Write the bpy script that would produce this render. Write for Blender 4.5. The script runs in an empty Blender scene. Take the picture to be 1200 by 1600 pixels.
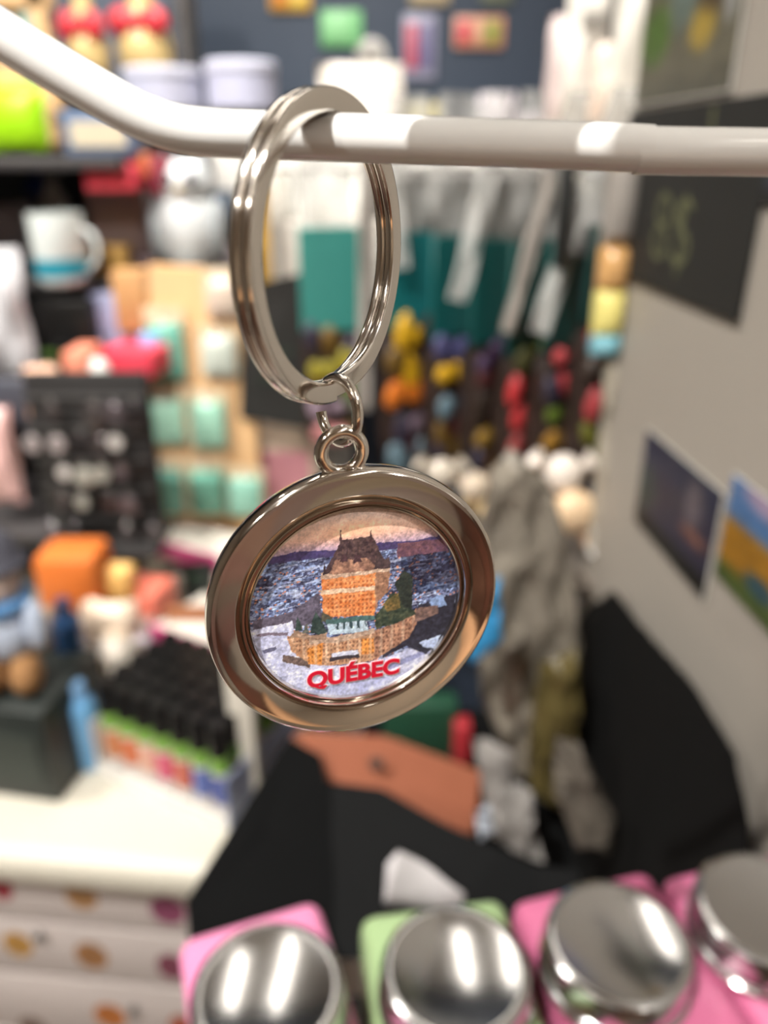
import bpy, bmesh, math, random
import numpy as np
from mathutils import Vector, Matrix
random.seed(7)
rng = np.random.default_rng(11)
scene = bpy.context.scene
COL = scene.collection

# ------------------------------------------------------------------ camera
F = 1230.0                         # focal length in pixels of the 1200x1600 frame
PITCH = math.radians(24.3)
CAM = Vector((0.0, 0.0, 1.5))
SP, CP = math.sin(PITCH), math.cos(PITCH)
cam_d = bpy.data.cameras.new('camera')
cam = bpy.data.objects.new('camera', cam_d); COL.objects.link(cam)
cam.location = CAM
cam.rotation_euler = (math.pi/2 - PITCH, 0, 0)
cam_d.sensor_fit = 'VERTICAL'; cam_d.sensor_height = 36.0; cam_d.sensor_width = 27.0
cam_d.lens = F/1600*36.0
cam_d.clip_start = 0.005; cam_d.clip_end = 50
cam_d.dof.use_dof = True
cam_d.dof.focus_distance = 0.1065
cam_d.dof.aperture_fstop = 9.9
cam_d.dof.aperture_blades = 0
scene.camera = cam

# ------------------------------------------------------------------ world, lamps, exposure
w = bpy.data.worlds.new('world'); scene.world = w; w.use_nodes = True
w.node_tree.nodes['Background'].inputs[0].default_value = (0.9, 0.93, 1.0, 1)
w.node_tree.nodes['Background'].inputs[1].default_value = 0.3
vs = scene.view_settings
vs.view_transform = 'Standard'; vs.look = 'None'; vs.gamma = 1.0; vs.use_curve_mapping = False
vs.exposure = 0.0
# ceiling lamps: (x, y, energy, radius, colour)
LAMPS = [(-0.44, -0.35, 13.0, 0.010, (1.0, 0.97, 0.92), (-0.05, 0.25, 1.3), 120),
         (-0.75, 0.40, 5.0, 0.03, (1.0, 0.95, 0.88), (-0.45, 0.85, 1.2), 80),
         (-0.10, 0.75, 5.5, 0.03, (1.0, 0.95, 0.88), (-0.15, 1.25, 1.5), 80),
         (-0.95, -0.90, 6.0, 0.05, (1.0, 0.93, 0.84), (-0.6, 0.2, 0.6), 110),
         (0.50, -1.00, 16.0, 0.06, (1.0, 0.90, 0.78), (0.7, -1.3, 0.2), 110),  # unseen, added to brighten the warm reflections in the pendant
         (1.15, -0.45, 16.0, 0.06, (1.0, 0.96, 0.90), (1.0, -0.6, 0.0), 140)]  # unseen fill, added for the ring and the pendant picture
CEIL = 2.55
for lx, ly, le, lr, lc, la, lsp in LAMPS:
    ld = bpy.data.lights.new('ceiling_spot', 'AREA'); ld.shape = 'DISK'; ld.size = lr*2
    ld.energy = le; ld.color = lc; ld.spread = math.radians(lsp)
    lo = bpy.data.objects.new('ceiling_spot', ld); COL.objects.link(lo)
    lo.location = (lx, ly, CEIL-0.085)
    lo.rotation_euler = (Vector(la)-Vector((lx, ly, CEIL))).to_track_quat('-Z', 'Y').to_euler()
cy = scene.cycles
cy.max_bounces = 6; cy.diffuse_bounces = 3; cy.glossy_bounces = 4; cy.transmission_bounces = 4; cy.transparent_max_bounces = 8
cy.caustics_reflective = False; cy.caustics_refractive = False

# ------------------------------------------------------------------ pixel -> world helpers
def ray(x, y):
    u = (x-600)/F; v = (y-800)/F
    return Vector((u, CP - v*SP, -SP - v*CP))
def at(x, y, Y):
    r = ray(x, y); return CAM + r*(Y/r.y)
def on_z(x, y, dz):                 # point of the ray at height CAM.z + dz
    r = ray(x, y); return CAM + r*(dz/r.z)
def on_plane(x, y, p, n):
    r = ray(x, y); return CAM + r*((p-CAM).dot(n)/r.dot(n))
def mpp(p):                         # metres per pixel at a world point
    return (p-CAM).dot(Vector((0, CP, -SP)))/F
def to_px(p):
    d = Vector(p)-CAM
    zc = d.dot(Vector((0, CP, -SP)))
    return 600+F*d.x/zc, 800-F*d.dot(Vector((0, SP, CP)))/zc

# ------------------------------------------------------------------ materials
def lin(c):
    return tuple((v/255/12.92 if v/255 <= 0.04045 else ((v/255+0.055)/1.055)**2.4) for v in c)
MATS = {}
def mat(rgb, rough=0.5, metal=0.0, noise=0.10, scale=60.0, kind='', spec=0.5, coat=0.0):
    key = (tuple(rgb), rough, metal, noise, scale, kind, spec, coat)
    if key in MATS: return MATS[key]
    m = bpy.data.materials.new('mat_%d_%d_%d' % tuple(rgb)); m.use_nodes = True
    nt = m.node_tree; b = nt.nodes['Principled BSDF']
    c = lin(rgb)
    b.inputs['Roughness'].default_value = rough; b.inputs['Metallic'].default_value = metal
    b.inputs['Specular IOR Level'].default_value = spec
    b.inputs['Coat Weight'].default_value = coat
    tc = nt.nodes.new('ShaderNodeTexCoord')
    no = nt.nodes.new('ShaderNodeTexNoise'); no.inputs['Scale'].default_value = scale; no.inputs['Detail'].default_value = 3
    nt.links.new(tc.outputs['Object'], no.inputs['Vector'])
    mx = nt.nodes.new('ShaderNodeMix'); mx.data_type = 'RGBA'
    mx.inputs['A'].default_value = tuple(max(0, v*(1-noise)) for v in c)+(1,)
    mx.inputs['B'].default_value = tuple(min(1, v*(1+noise)) for v in c)+(1,)
    nt.links.new(no.outputs['Fac'], mx.inputs['Factor'])
    nt.links.new(mx.outputs['Result'], b.inputs['Base Color'])
    if kind == 'film':              # clear plastic film: mostly see-through, glossy
        tr = nt.nodes.new('ShaderNodeBsdfTransparent'); ms = nt.nodes.new('ShaderNodeMixShader')
        ms.inputs[0].default_value = 0.34
        nt.links.new(tr.outputs[0], ms.inputs[1]); nt.links.new(b.outputs[0], ms.inputs[2])
        nt.links.new(ms.outputs[0], nt.nodes['Material Output'].inputs[0])
    if kind == 'glass':
        b.inputs['Transmission Weight'].default_value = 1.0; b.inputs['IOR'].default_value = 1.45
    if kind == 'brushed':
        mp = nt.nodes.new('ShaderNodeMapping'); mp.inputs['Scale'].default_value = (1, 18, 1)
        nt.links.new(tc.outputs['Object'], mp.inputs['Vector']); nt.links.new(mp.outputs[0], no.inputs['Vector'])
        bp = nt.nodes.new('ShaderNodeBump'); bp.inputs['Strength'].default_value = 0.05; bp.inputs['Distance'].default_value = 0.0003
        nt.links.new(no.outputs['Fac'], bp.inputs['Height']); nt.links.new(bp.outputs[0], b.inputs['Normal'])
    if kind == 'wood':
        mp = nt.nodes.new('ShaderNodeMapping'); mp.inputs['Scale'].default_value = (1, 0.08, 1)
        nt.links.new(tc.outputs['Object'], mp.inputs['Vector']); nt.links.new(mp.outputs[0], no.inputs['Vector'])
    if kind == 'plush':
        bp = nt.nodes.new('ShaderNodeBump'); bp.inputs['Strength'].default_value = 0.6; bp.inputs['Distance'].default_value = 0.002
        nt.links.new(no.outputs['Fac'], bp.inputs['Height']); nt.links.new(bp.outputs[0], b.inputs['Normal'])
    MATS[key] = m
    return m
def paint_mat(name, rough=0.45, coat=0.0):   # printed colour comes from the mesh's own colour layer
    if name in MATS: return MATS[name]
    m = bpy.data.materials.new(name); m.use_nodes = True; nt = m.node_tree; b = nt.nodes['Principled BSDF']
    a = nt.nodes.new('ShaderNodeAttribute'); a.attribute_name = 'print'
    nt.links.new(a.outputs['Color'], b.inputs['Base Color'])
    b.inputs['Roughness'].default_value = rough; b.inputs['Coat Weight'].default_value = coat
    MATS[name] = m
    return m
NICKEL = mat((228, 222, 214), 0.11, 1.0, 0.03, 400)
NICKEL2 = mat((224, 217, 209), 0.08, 1.0, 0.03, 400)
TIN = mat((200, 200, 200), 0.15, 1.0, 0.04, 300, 'brushed')
BLACKCARD = mat((24, 24, 22), 0.7, 0, 0.15)
BLACK = mat((16, 17, 18), 0.5, 0, 0.2)
FILM = mat((225, 225, 222), 0.16, 0, 0.05, 60, 'film')

# ------------------------------------------------------------------ object helpers
def obj(name, me, m=None, parent=None, loc=None, rot=None, smooth=True):
    if isinstance(me, bmesh.types.BMesh):
        bm = me; me = bpy.data.meshes.new(name)
        bmesh.ops.recalc_face_normals(bm, faces=bm.faces[:])
        bm.to_mesh(me); bm.free()
        if smooth:
            me.shade_smooth()
            try: me.set_sharp_from_angle(angle=math.radians(38))
            except Exception: pass
    o = bpy.data.objects.new(name, me); COL.objects.link(o)
    if m is not None and not me.materials: me.materials.append(m)
    if parent is not None: o.parent = parent
    if loc is not None: o.location = loc
    if rot is not None: o.rotation_euler = rot
    return o
def tag(o, label=None, cat=None, group=None, kind=None):
    if label: o['label'] = label
    if cat: o['category'] = cat
    if group: o['group'] = group
    if kind: o['kind'] = kind
    return o
def thing(name, label, cat, loc=(0, 0, 0), rotz=0.0, group=None, rot=None):
    o = bpy.data.objects.new(name, None); COL.objects.link(o); o.empty_display_size = 0.01
    o.location = loc; o.rotation_euler = rot if rot else (0, 0, rotz)
    return tag(o, label, cat, group)
def copy_tree(o, parent=None):
    c = o.copy(); COL.objects.link(c); c.parent = parent
    for ch in list(o.children): copy_tree(ch, c)
    return c
def box_bm(x0, x1, y0, y1, z0, z1, bev=0.0, seg=2):
    bm = bmesh.new(); bmesh.ops.create_cube(bm, size=1)
    for v in bm.verts:
        v.co = Vector((x0+(v.co.x+.5)*(x1-x0), y0+(v.co.y+.5)*(y1-y0), z0+(v.co.z+.5)*(z1-z0)))
    if bev: bmesh.ops.bevel(bm, geom=bm.edges[:], offset=bev, segments=seg, affect='EDGES', profile=0.5)
    return bm
def lathe_bm(prof, seg=32, axis='Z', closed=False):
    """prof: list of (radius, height)."""
    bm = bmesh.new(); rings = []
    for r, h in prof:
        if r < 1e-7: rings.append([bm.verts.new((0, 0, h))])
        else: rings.append([bm.verts.new((r*math.cos(2*math.pi*k/seg), r*math.sin(2*math.pi*k/seg), h)) for k in range(seg)])
    n = len(rings)
    for i in range(n if closed else n-1):
        a, b = rings[i], rings[(i+1) % n]
        for k in range(seg):
            k2 = (k+1) % seg
            if len(a) == 1 and len(b) == 1: continue
            if len(a) == 1: bm.faces.new((a[0], b[k], b[k2]))
            elif len(b) == 1: bm.faces.new((a[k], a[k2], b[0]))
            else: bm.faces.new((a[k], a[k2], b[k2], b[k]))
    if axis == 'Y':                 # height runs along -Y (towards the viewer)
        for v in bm.verts: v.co = Vector((v.co.x, -v.co.z, v.co.y))
    return bm
def sweep_bm(pts, section, up=None, closed=False, caps=True):
    """sweep a 2d section (list of (a,b)) along pts with frames (T,N,B) from parallel transport."""
    bm = bmesh.new(); n = len(pts); pts = [Vector(p) for p in pts]; rings = []
    T0 = (pts[1]-pts[0]).normalized()
    N = Vector(up) if up else (Vector((0, 0, 1)) if abs(T0.z) < .9 else Vector((1, 0, 0)))
    N = (N - T0*N.dot(T0)).normalized()
    for i in range(n):
        if closed: T = (pts[(i+1) % n]-pts[i-1]).normalized()
        else: T = (pts[min(i+1, n-1)]-pts[max(i-1, 0)]).normalized()
        N = (N - T*N.dot(T)).normalized(); B = T.cross(N)
        rings.append([bm.verts.new(pts[i]+N*a+B*b) for a, b in section])
    m = len(section)
    for i in range(n if closed else n-1):
        a, b = rings[i], rings[(i+1) % n]
        for k in range(m): bm.faces.new((a[k], a[(k+1) % m], b[(k+1) % m], b[k]))
    if caps and not closed:
        bm.faces.new(rings[0]); bm.faces.new(rings[-1])
    return bm
def circ(r, n=12): return [(r*math.cos(2*math.pi*k/n), r*math.sin(2*math.pi*k/n)) for k in range(n)]
def tube_bm(pts, r, n=10, closed=False): return sweep_bm(pts, circ(r, n), closed=closed)
def ell_bm(c, rad, seg=20, rings=12):
    bm = bmesh.new(); bmesh.ops.create_uvsphere(bm, u_segments=seg, v_segments=rings, radius=1)
    for v in bm.verts: v.co = Vector((c[0]+v.co.x*rad[0], c[1]+v.co.y*rad[1], c[2]+v.co.z*rad[2]))
    return bm
def prism_bm(poly, thick, bev=0.0):
    """poly: 3d points of one face, extruded backwards by thick along its normal (away from the camera)."""
    poly = [Vector(p) for p in poly]
    n = Vector((0, 0, 0))
    for i in range(len(poly)):
        a, b = poly[i], poly[(i+1) % len(poly)]
        n += a.cross(b)
    n.normalize()
    c = sum(poly, Vector())/len(poly)
    if n.dot(c-CAM) < 0: n = -n
    bm = bmesh.new()
    f = [bm.verts.new(p) for p in poly]; g = [bm.verts.new(p+n*thick) for p in poly]
    bm.faces.new(f); bm.faces.new(list(reversed(g)))
    for i in range(len(poly)):
        j = (i+1) % len(poly); bm.faces.new((f[i], g[i], g[j], f[j]))
    if bev: bmesh.ops.bevel(bm, geom=bm.edges[:], offset=bev, segments=2, affect='EDGES')
    return bm
def pillow_bm(wd, h, t, nx=10, ny=14, crumple=0.0, seed=0, taper=0.0, pw=0.6):
    """a filled pouch: width along x, thickness along y, base at z=0."""
    r = random.Random(seed); bm = bmesh.new(); sides = []
    ph = [r.uniform(0, 6.28) for _ in range(6)]
    for s in (-1, 1):
        g = []
        for j in range(ny+1):
            row = []
            for i in range(nx+1):
                u = -1+2*i/nx; v = -1+2*j/ny
                th = t/2*(max(0, 1-u*u)**pw)*(max(0, 1-v*v)**pw)
                cr = crumple*(math.sin(3.1*u+4.3*v+ph[0])+math.sin(5.7*v-3.9*u+ph[1])*.7+math.sin(8.1*u+ph[2])*.4)
                ww = wd/2*(1-taper*max(0, v))
                row.append(bm.verts.new((u*ww+0.3*crumple*math.sin(6*v+ph[3]), s*th+cr, (v+1)/2*h)))
            g.append(row)
        for j in range(ny):
            for i in range(nx): bm.faces.new((g[j][i], g[j][i+1], g[j+1][i+1], g[j+1][i]))
        sides.append(g)
    bmesh.ops.remove_doubles(bm, verts=bm.verts[:], dist=1e-6)
    return bm
def text_bm(body, size, offset=0.0, extrude=0.0002):
    cu = bpy.data.curves.new('lettering', 'FONT'); cu.body = body; cu.size = size
    cu.align_x = 'CENTER'; cu.align_y = 'CENTER'; cu.offset = offset; cu.extrude = extrude; cu.resolution_u = 6
    o = bpy.data.objects.new('lettering', cu); COL.objects.link(o)
    bpy.context.view_layer.update()
    me = bpy.data.meshes.new_from_object(o.evaluated_get(bpy.context.evaluated_depsgraph_get()))
    bpy.data.objects.remove(o); bpy.data.curves.remove(cu)
    return me
def print_mesh(name, nx, ny, fn, wd, h, clip=None, frame=None):
    """flat printed sheet in the local xz plane, facing -y. fn(U,V)->(n,3) sRGB 0..255, U,V in [-1,1]."""
    us = np.linspace(-1, 1, nx+1); vsn = np.linspace(-1, 1, ny+1)
    U, V = np.meshgrid(us, vsn); U = U.ravel(); V = V.ravel()
    co = np.stack([U*wd/2, np.zeros_like(U), V*h/2], 1)
    I, J = np.meshgrid(np.arange(nx), np.arange(ny)); I = I.ravel(); J = J.ravel()
    a = J*(nx+1)+I; faces = np.stack([a, a+1, a+nx+2, a+nx+1], 1)
    if clip:
        fu = (U[a]+U[a+nx+2])/2; fv = (V[a]+V[a+nx+2])/2
        faces = faces[fu*fu+fv*fv < clip*clip]
    me = bpy.data.meshes.new(name); me.from_pydata(co.tolist(), [], faces.tolist())
    rgb = np.clip(fn(U, V), 0, 255)/255.0
    rgb = np.where(rgb <= 0.04045, rgb/12.92, ((rgb+0.055)/1.055)**2.4)
    at_ = me.color_attributes.new('print', 'FLOAT_COLOR', 'POINT')
    at_.data.foreach_set('color', np.concatenate([rgb, np.ones((len(rgb), 1))], 1).astype(np.float32).ravel())
    return me

# ================================================================== THE SETTING
WX0, WK = 0.200, -0.067            # right-hand display wall: X = WX0 + WK*Y
def wall_x(Y): return WX0+WK*Y
WN = Vector((-1, WK, 0)).normalized()    # its normal, facing the aisle
WP = Vector((WX0, 0, CAM.z))
WYAW = math.atan2(-WK, 1)          # rotation about z of the wall direction
WALLWHITE = mat((154, 147, 138), 0.6, 0, 0.04, 8)
def struct(name, bm, m, label=None):
    o = obj(name, bm, m); o['kind'] = 'structure'
    return o
floor_o = struct('floor', box_bm(-2.2, 2.2, -2.2, 1.75, -0.02, 0.0), mat((104, 72, 52), 0.35, 0, 0.3, 14, 'wood'))
for i in range(22):
    x0 = -2.2+i*0.2
    obj('plank', box_bm(x0+.001, x0+.199, -2.2, 1.75, 0.0, 0.006, .001, 1),
        mat((112+random.randint(-14, 14), 90+random.randint(-8, 8), 79), 0.35, 0, 0.3, 14, 'wood'), floor_o)
struct('ceiling', box_bm(-2.2, 2.2, -2.2, 1.75, 2.6, 2.62), mat((226, 222, 214), 0.8, 0, 0.03))
struct('wall_back', box_bm(-2.2, 2.2, 1.55, 1.75, 0, 2.6), mat((46, 58, 75), 0.55, 0, 0.06, 10))
struct('wall_left', box_bm(-2.22, -2.2, -2.2, 1.75, 0, 2.6), mat((196, 188, 176), 0.7, 0, 0.05))
struct('wall_rear', box_bm(-2.2, 2.2, -2.22, -2.2, 0, 2.6), mat((182, 170, 154), 0.7, 0, 0.08))
WOODB = mat((122, 90, 76), 0.4, 0, 0.3, 12, 'wood'); WOODL = mat((186, 146, 112), 0.4, 0, 0.25, 12, 'wood')
cb = thing('reflection_counter', 'unseen brown wooden counter added behind the viewer for pendant reflections', 'counter', (0.75, -1.5, 0.006))  # unseen, added so the metal reflects brown
obj('carcass', box_bm(-.9, .9, -.3, .25, 0, .86, .004), WOODB, cb)
obj('worktop', box_bm(-.93, .93, -.32, .29, .8605, .90, .006), WOODL, cb)
for k in range(4): obj('door', box_bm(-.87+k*.44, -.87+k*.44+.42, .2505, .265, .06, .84, .003), mat((122+10*(k % 2), 86, 70), .4, 0, .3, 12, 'wood'), cb)
struct('wall_far_right', box_bm(2.2, 2.22, -2.2, 1.75, 0, 2.6), mat((196, 188, 176), 0.7, 0, 0.05))
y0, y1 = 0.035, 0.566
p = [Vector((wall_x(y0), y0, 0.0)), Vector((wall_x(y1), y1, 0.0)), Vector((wall_x(y1)+.035, y1+.004, 0.0)), Vector((wall_x(y0)+.035, y0, 0.0))]
bm = bmesh.new(); lo = [bm.verts.new(q) for q in p]; hi = [bm.verts.new(q+Vector((0, 0, 2.25))) for q in p]
bm.faces.new(lo); bm.faces.new(hi)
for i in range(4): bm.faces.new((lo[i], lo[(i+1) % 4], hi[(i+1) % 4], hi[i]))
bmesh.ops.bevel(bm, geom=bm.edges[:], offset=.002, segments=2, affect='EDGES')
struct('wall_right', bm, WALLWHITE)
# ceiling fixtures for each lamp (round spot housings)
for i, (lx, ly, le, lr, lc, la, lsp) in enumerate(LAMPS):
    words = ['over the aisle by the key ring', 'over the souvenir table', 'by the slate wall', 'at the back of the aisle', 'added over the wooden counter for pendant reflections', 'added behind the display wall as fill'][i]
    t = thing('ceiling_lamp', 'white round ceiling spotlight ' + words, 'lamp', (lx, ly, CEIL), 0, 'ceiling spotlights')
    obj('mount', lathe_bm([(0, .05), (.05, .05), (.05, .042), (.015, .04), (.015, 0.0), (0, 0)], 24), mat((230, 230, 230), .4), t)
    obj('housing', lathe_bm([(lr+.012, -.08), (lr+.014, -.03), (lr*.7, 0.0), (.0, 0.0)], 24), mat((230, 230, 230), .4), t)

def glow(rgb, st):
    m = bpy.data.materials.new('lamp_glow'); m.use_nodes = True; b = m.node_tree.nodes['Principled BSDF']
    b.inputs['Base Color'].default_value = lin(rgb)+(1,); b.inputs['Emission Color'].default_value = lin(rgb)+(1,); b.inputs['Emission Strength'].default_value = st
    return m
GL = glow((255, 247, 236), 12.0)
for lx, ly, ln, lab in ((-.36, .95, 1.0, 'long white ceiling batten lamp over the souvenir table'), (.06, 1.0, .8, 'long white ceiling batten lamp over the jars'), (.62, -.3, 1.2, 'long white ceiling batten lamp added behind the display wall for rim highlights'), (-.45, -.7, 1.2, 'long white ceiling batten lamp added over the aisle for rim highlights'), (.9, -1.5, 1.0, 'long white ceiling batten lamp added over the wooden counter for rim highlights')):  # the rear three are unseen, added for bright lines in the metal
    t = thing('batten_lamp', lab, 'lamp', (lx, ly, 2.6), 0, 'ceiling batten lamps')
    obj('housing', box_bm(-.035, .035, -ln/2, ln/2, -.04, -.0004, .004), mat((230, 230, 230), .4), t)
    obj('diffuser', box_bm(-.026, .026, -ln/2+.01, ln/2-.01, -.055, -.0405, .006), GL, t)

# ================================================================== HOOK AND KEY RING
YB = 0.101
WHITE_ENAMEL = mat((236, 236, 234), 0.16, 0, 0.02, 200, coat=0.3)
hook = thing('display_hook', 'white enamelled wire display hook with an upturned tip, holding the key ring', 'hook', (0, 0, 0))
r_h = 0.00262
ctrl = [(1800, 254), (1200, 238.5), (1000, 232), (800, 224.5), (600, 217.5), (500, 214.5), (420, 211.5), (370, 209.5), (330, 207.5), (290, 203), (250, 193), (205, 174), (160, 149), (110, 120), (60, 90), (0, 53), (-60, 16), (-130, -27)]
cp = [at(x, y, YB) for x, y in ctrl]
xe = wall_x(YB)
cp[0] = Vector((xe, YB, cp[1].z-0.0016))
def catmull(pts, n=8):
    out = []
    for i in range(len(pts)-1):
        p0 = pts[max(i-1, 0)]; p1 = pts[i]; p2 = pts[i+1]; p3 = pts[min(i+2, len(pts)-1)]
        for k in range(n):
            t = k/n
            out.append(0.5*((2*p1)+(p2-p0)*t+(2*p0-5*p1+4*p2-p3)*t*t+(3*p1-p0-3*p2+p3)*t**3))
    out.append(pts[-1]); return out
obj('wire', tube_bm(catmull(cp), r_h, 24), WHITE_ENAMEL, hook)
tip = cp[-1]
obj('tip_cap', ell_bm(tip, (r_h*1.25,)*3), WHITE_ENAMEL, hook)
bmp = box_bm(-.0015, .0015, -.012, .012, -.02, .02, .001)
obj('base_plate', bmp, WHITE_ENAMEL, hook, (xe-.001, YB, cp[0].z), (0, 0, WYAW))

kc = thing('key_ring', 'silver key ring with round QUÉBEC picture pendant hanging from the white hook', 'keychain', (0, 0, 0))
# split ring: a flat wire wound twice round
RY = math.radians(63.3); RO, RW, RT = 0.0183, 0.00285, 0.0014
RC = Vector((-0.0069, YB, CAM.z-0.01097))
hR = Vector((math.cos(RY), math.sin(RY), 0)); nR = Vector((math.sin(RY), -math.cos(RY), 0)); zR = Vector((0.0, 0.0, 1))
def rrect(a, b, r, k=4):
    out = []
    for cx, cy, s in ((a-r, b-r, 0), (-a+r, b-r, 90), (-a+r, -b+r, 180), (a-r, -b+r, 270)):
        for i in range(k+1):
            t = math.radians(s+90*i/k); out.append((cx+r*math.cos(t), cy+r*math.sin(t)))
    return out
bm = bmesh.new(); rings = []
A0 = math.radians(-93); N = 220; sec = rrect(RW/2, RT/2*.97, RT*.36)
for i in range(N+1):
    s = i/N*2.0                     # turns
    th = A0-2*math.pi*s             # front coil runs clockwise from the bottom end
    # axial position: front coil for first turn, sliding to the back coil near the end of it
    f = min(1, max(0, (s-0.90)/0.14)); f = f*f*(3-2*f)
    ax = RT/2*(1-2*f)
    radial = hR*math.cos(th)+zR*math.sin(th)
    c = RC+radial*(RO-RW/2)+nR*ax
    rings.append([bm.verts.new(c+radial*a+nR*b) for a, b in sec])
for i in range(N):
    a, b = rings[i], rings[i+1]
    for k in range(len(sec)): bm.faces.new((a[k], a[(k+1) % len(sec)], b[(k+1) % len(sec)], b[k]))
bm.faces.new(rings[0]); bm.faces.new(rings[-1])
obj('split_ring', bm, NICKEL, kc)
# jump ring with an open gap
JC = at(529, 641, 0.0985); JY = math.radians(-52); JR, Jr = 0.0042, 0.00074
hJ = Vector((math.cos(JY), math.sin(JY), 0)); zJ = Vector((0.05, 0, 1)).normalized()
pts = [JC+hJ*(JR*math.cos(t))+zJ*(JR*math.sin(t)) for t in [math.radians(196+ (360-26)*k/72) for k in range(73)]]
obj('jump_ring', tube_bm(pts, Jr, 16), NICKEL, kc)
# pendant
PC = at(558, 946, 0.0952); PYAW = math.radians(17.7); PR = 0.02095; PT = 0.0030
pend = obj('pendant_frame', lathe_bm(
    [(0, -PT*.5), (PR*.93, -PT*.5), (PR*.975, -PT*.45), (PR*.995, -PT*.28), (PR, -PT*.05), (PR*.998, PT*.2), (PR*.985, PT*.42), (PR*.968, PT*.50), (PR*.955, PT*.47),
     (PR*.94, PT*.43), (PR*.822, PT*.33), (PR*.812, PT*.28), (PR*.806, PT*.12), (PR*.798, PT*.04), (PR*.790, PT*.10), (PR*.784, PT*.28), (PR*.774, PT*.42), (PR*.760, PT*.42), (PR*.751, PT*.30),
     (PR*.746, PT*.12), (PR*.739, PT*.10), (PR*.733, PT*.24), (PR*.724, PT*.26), (PR*.717, PT*.16), (PR*.713, 0.0), (0, 0.0)], 128, 'Y'), NICKEL2, kc, PC, (0, math.radians(-3.0), PYAW))
tag(pend, 'polished round metal frame of the pendant')
# hanging loop
bpts = [Vector((PR*0.0+0.0027*math.cos(t), 0.0004, PR+0.0020+0.0027*math.sin(t))) for t in [2*math.pi*k/48 for k in range(48)]]
obj('loop', sweep_bm([Vector((p.x-.0004, p.y, p.z)) for p in bpts], circ(0.00092, 14), up=(0, 1, 0), closed=True), NICKEL, pend)

# --- the printed picture
def noise2(U, V, fu, fv, seed, octs=3):
    r = np.random.default_rng(seed); out = np.zeros_like(U); amp = 1.0
    for o in range(octs):
        n = 48; g = r.random((n, n))
        x = (U*fu*2**o) % n; y = (V*fv*2**o) % n
        xi = np.floor(x).astype(int); yi = np.floor(y).astype(int); fx = x-xi; fy = y-yi
        a = g[yi % n, xi % n]; b = g[yi % n, (xi+1) % n]; c = g[(yi+1) % n, xi % n]; d = g[(yi+1) % n, (xi+1) % n]
        out += amp*((a*(1-fx)+b*fx)*(1-fy)+(c*(1-fx)+d*fx)*fy); amp *= .55
    return out/ (1+.55+.3025)*1.0 if octs == 3 else out
def inpoly(U, V, poly):
    ins = np.zeros(U.shape, bool); j = len(poly)-1
    for i in range(len(poly)):
        xi, yi = poly[i]; xj, yj = poly[j]
        if yi != yj:
            cnd = ((yi > V) != (yj > V)) & (U < (xj-xi)*(V-yi)/(yj-yi)+xi)
            ins ^= cnd
        j = i
    return ins
def q(cx, cy):                      # crop pixels of the studied picture -> disc coordinates
    x = 390+cx/3.529; y = 790+cy/3.529
    u = (x-558)/161.0; v = -(y-946+25*u)/145.0
    return (u, v)
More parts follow.
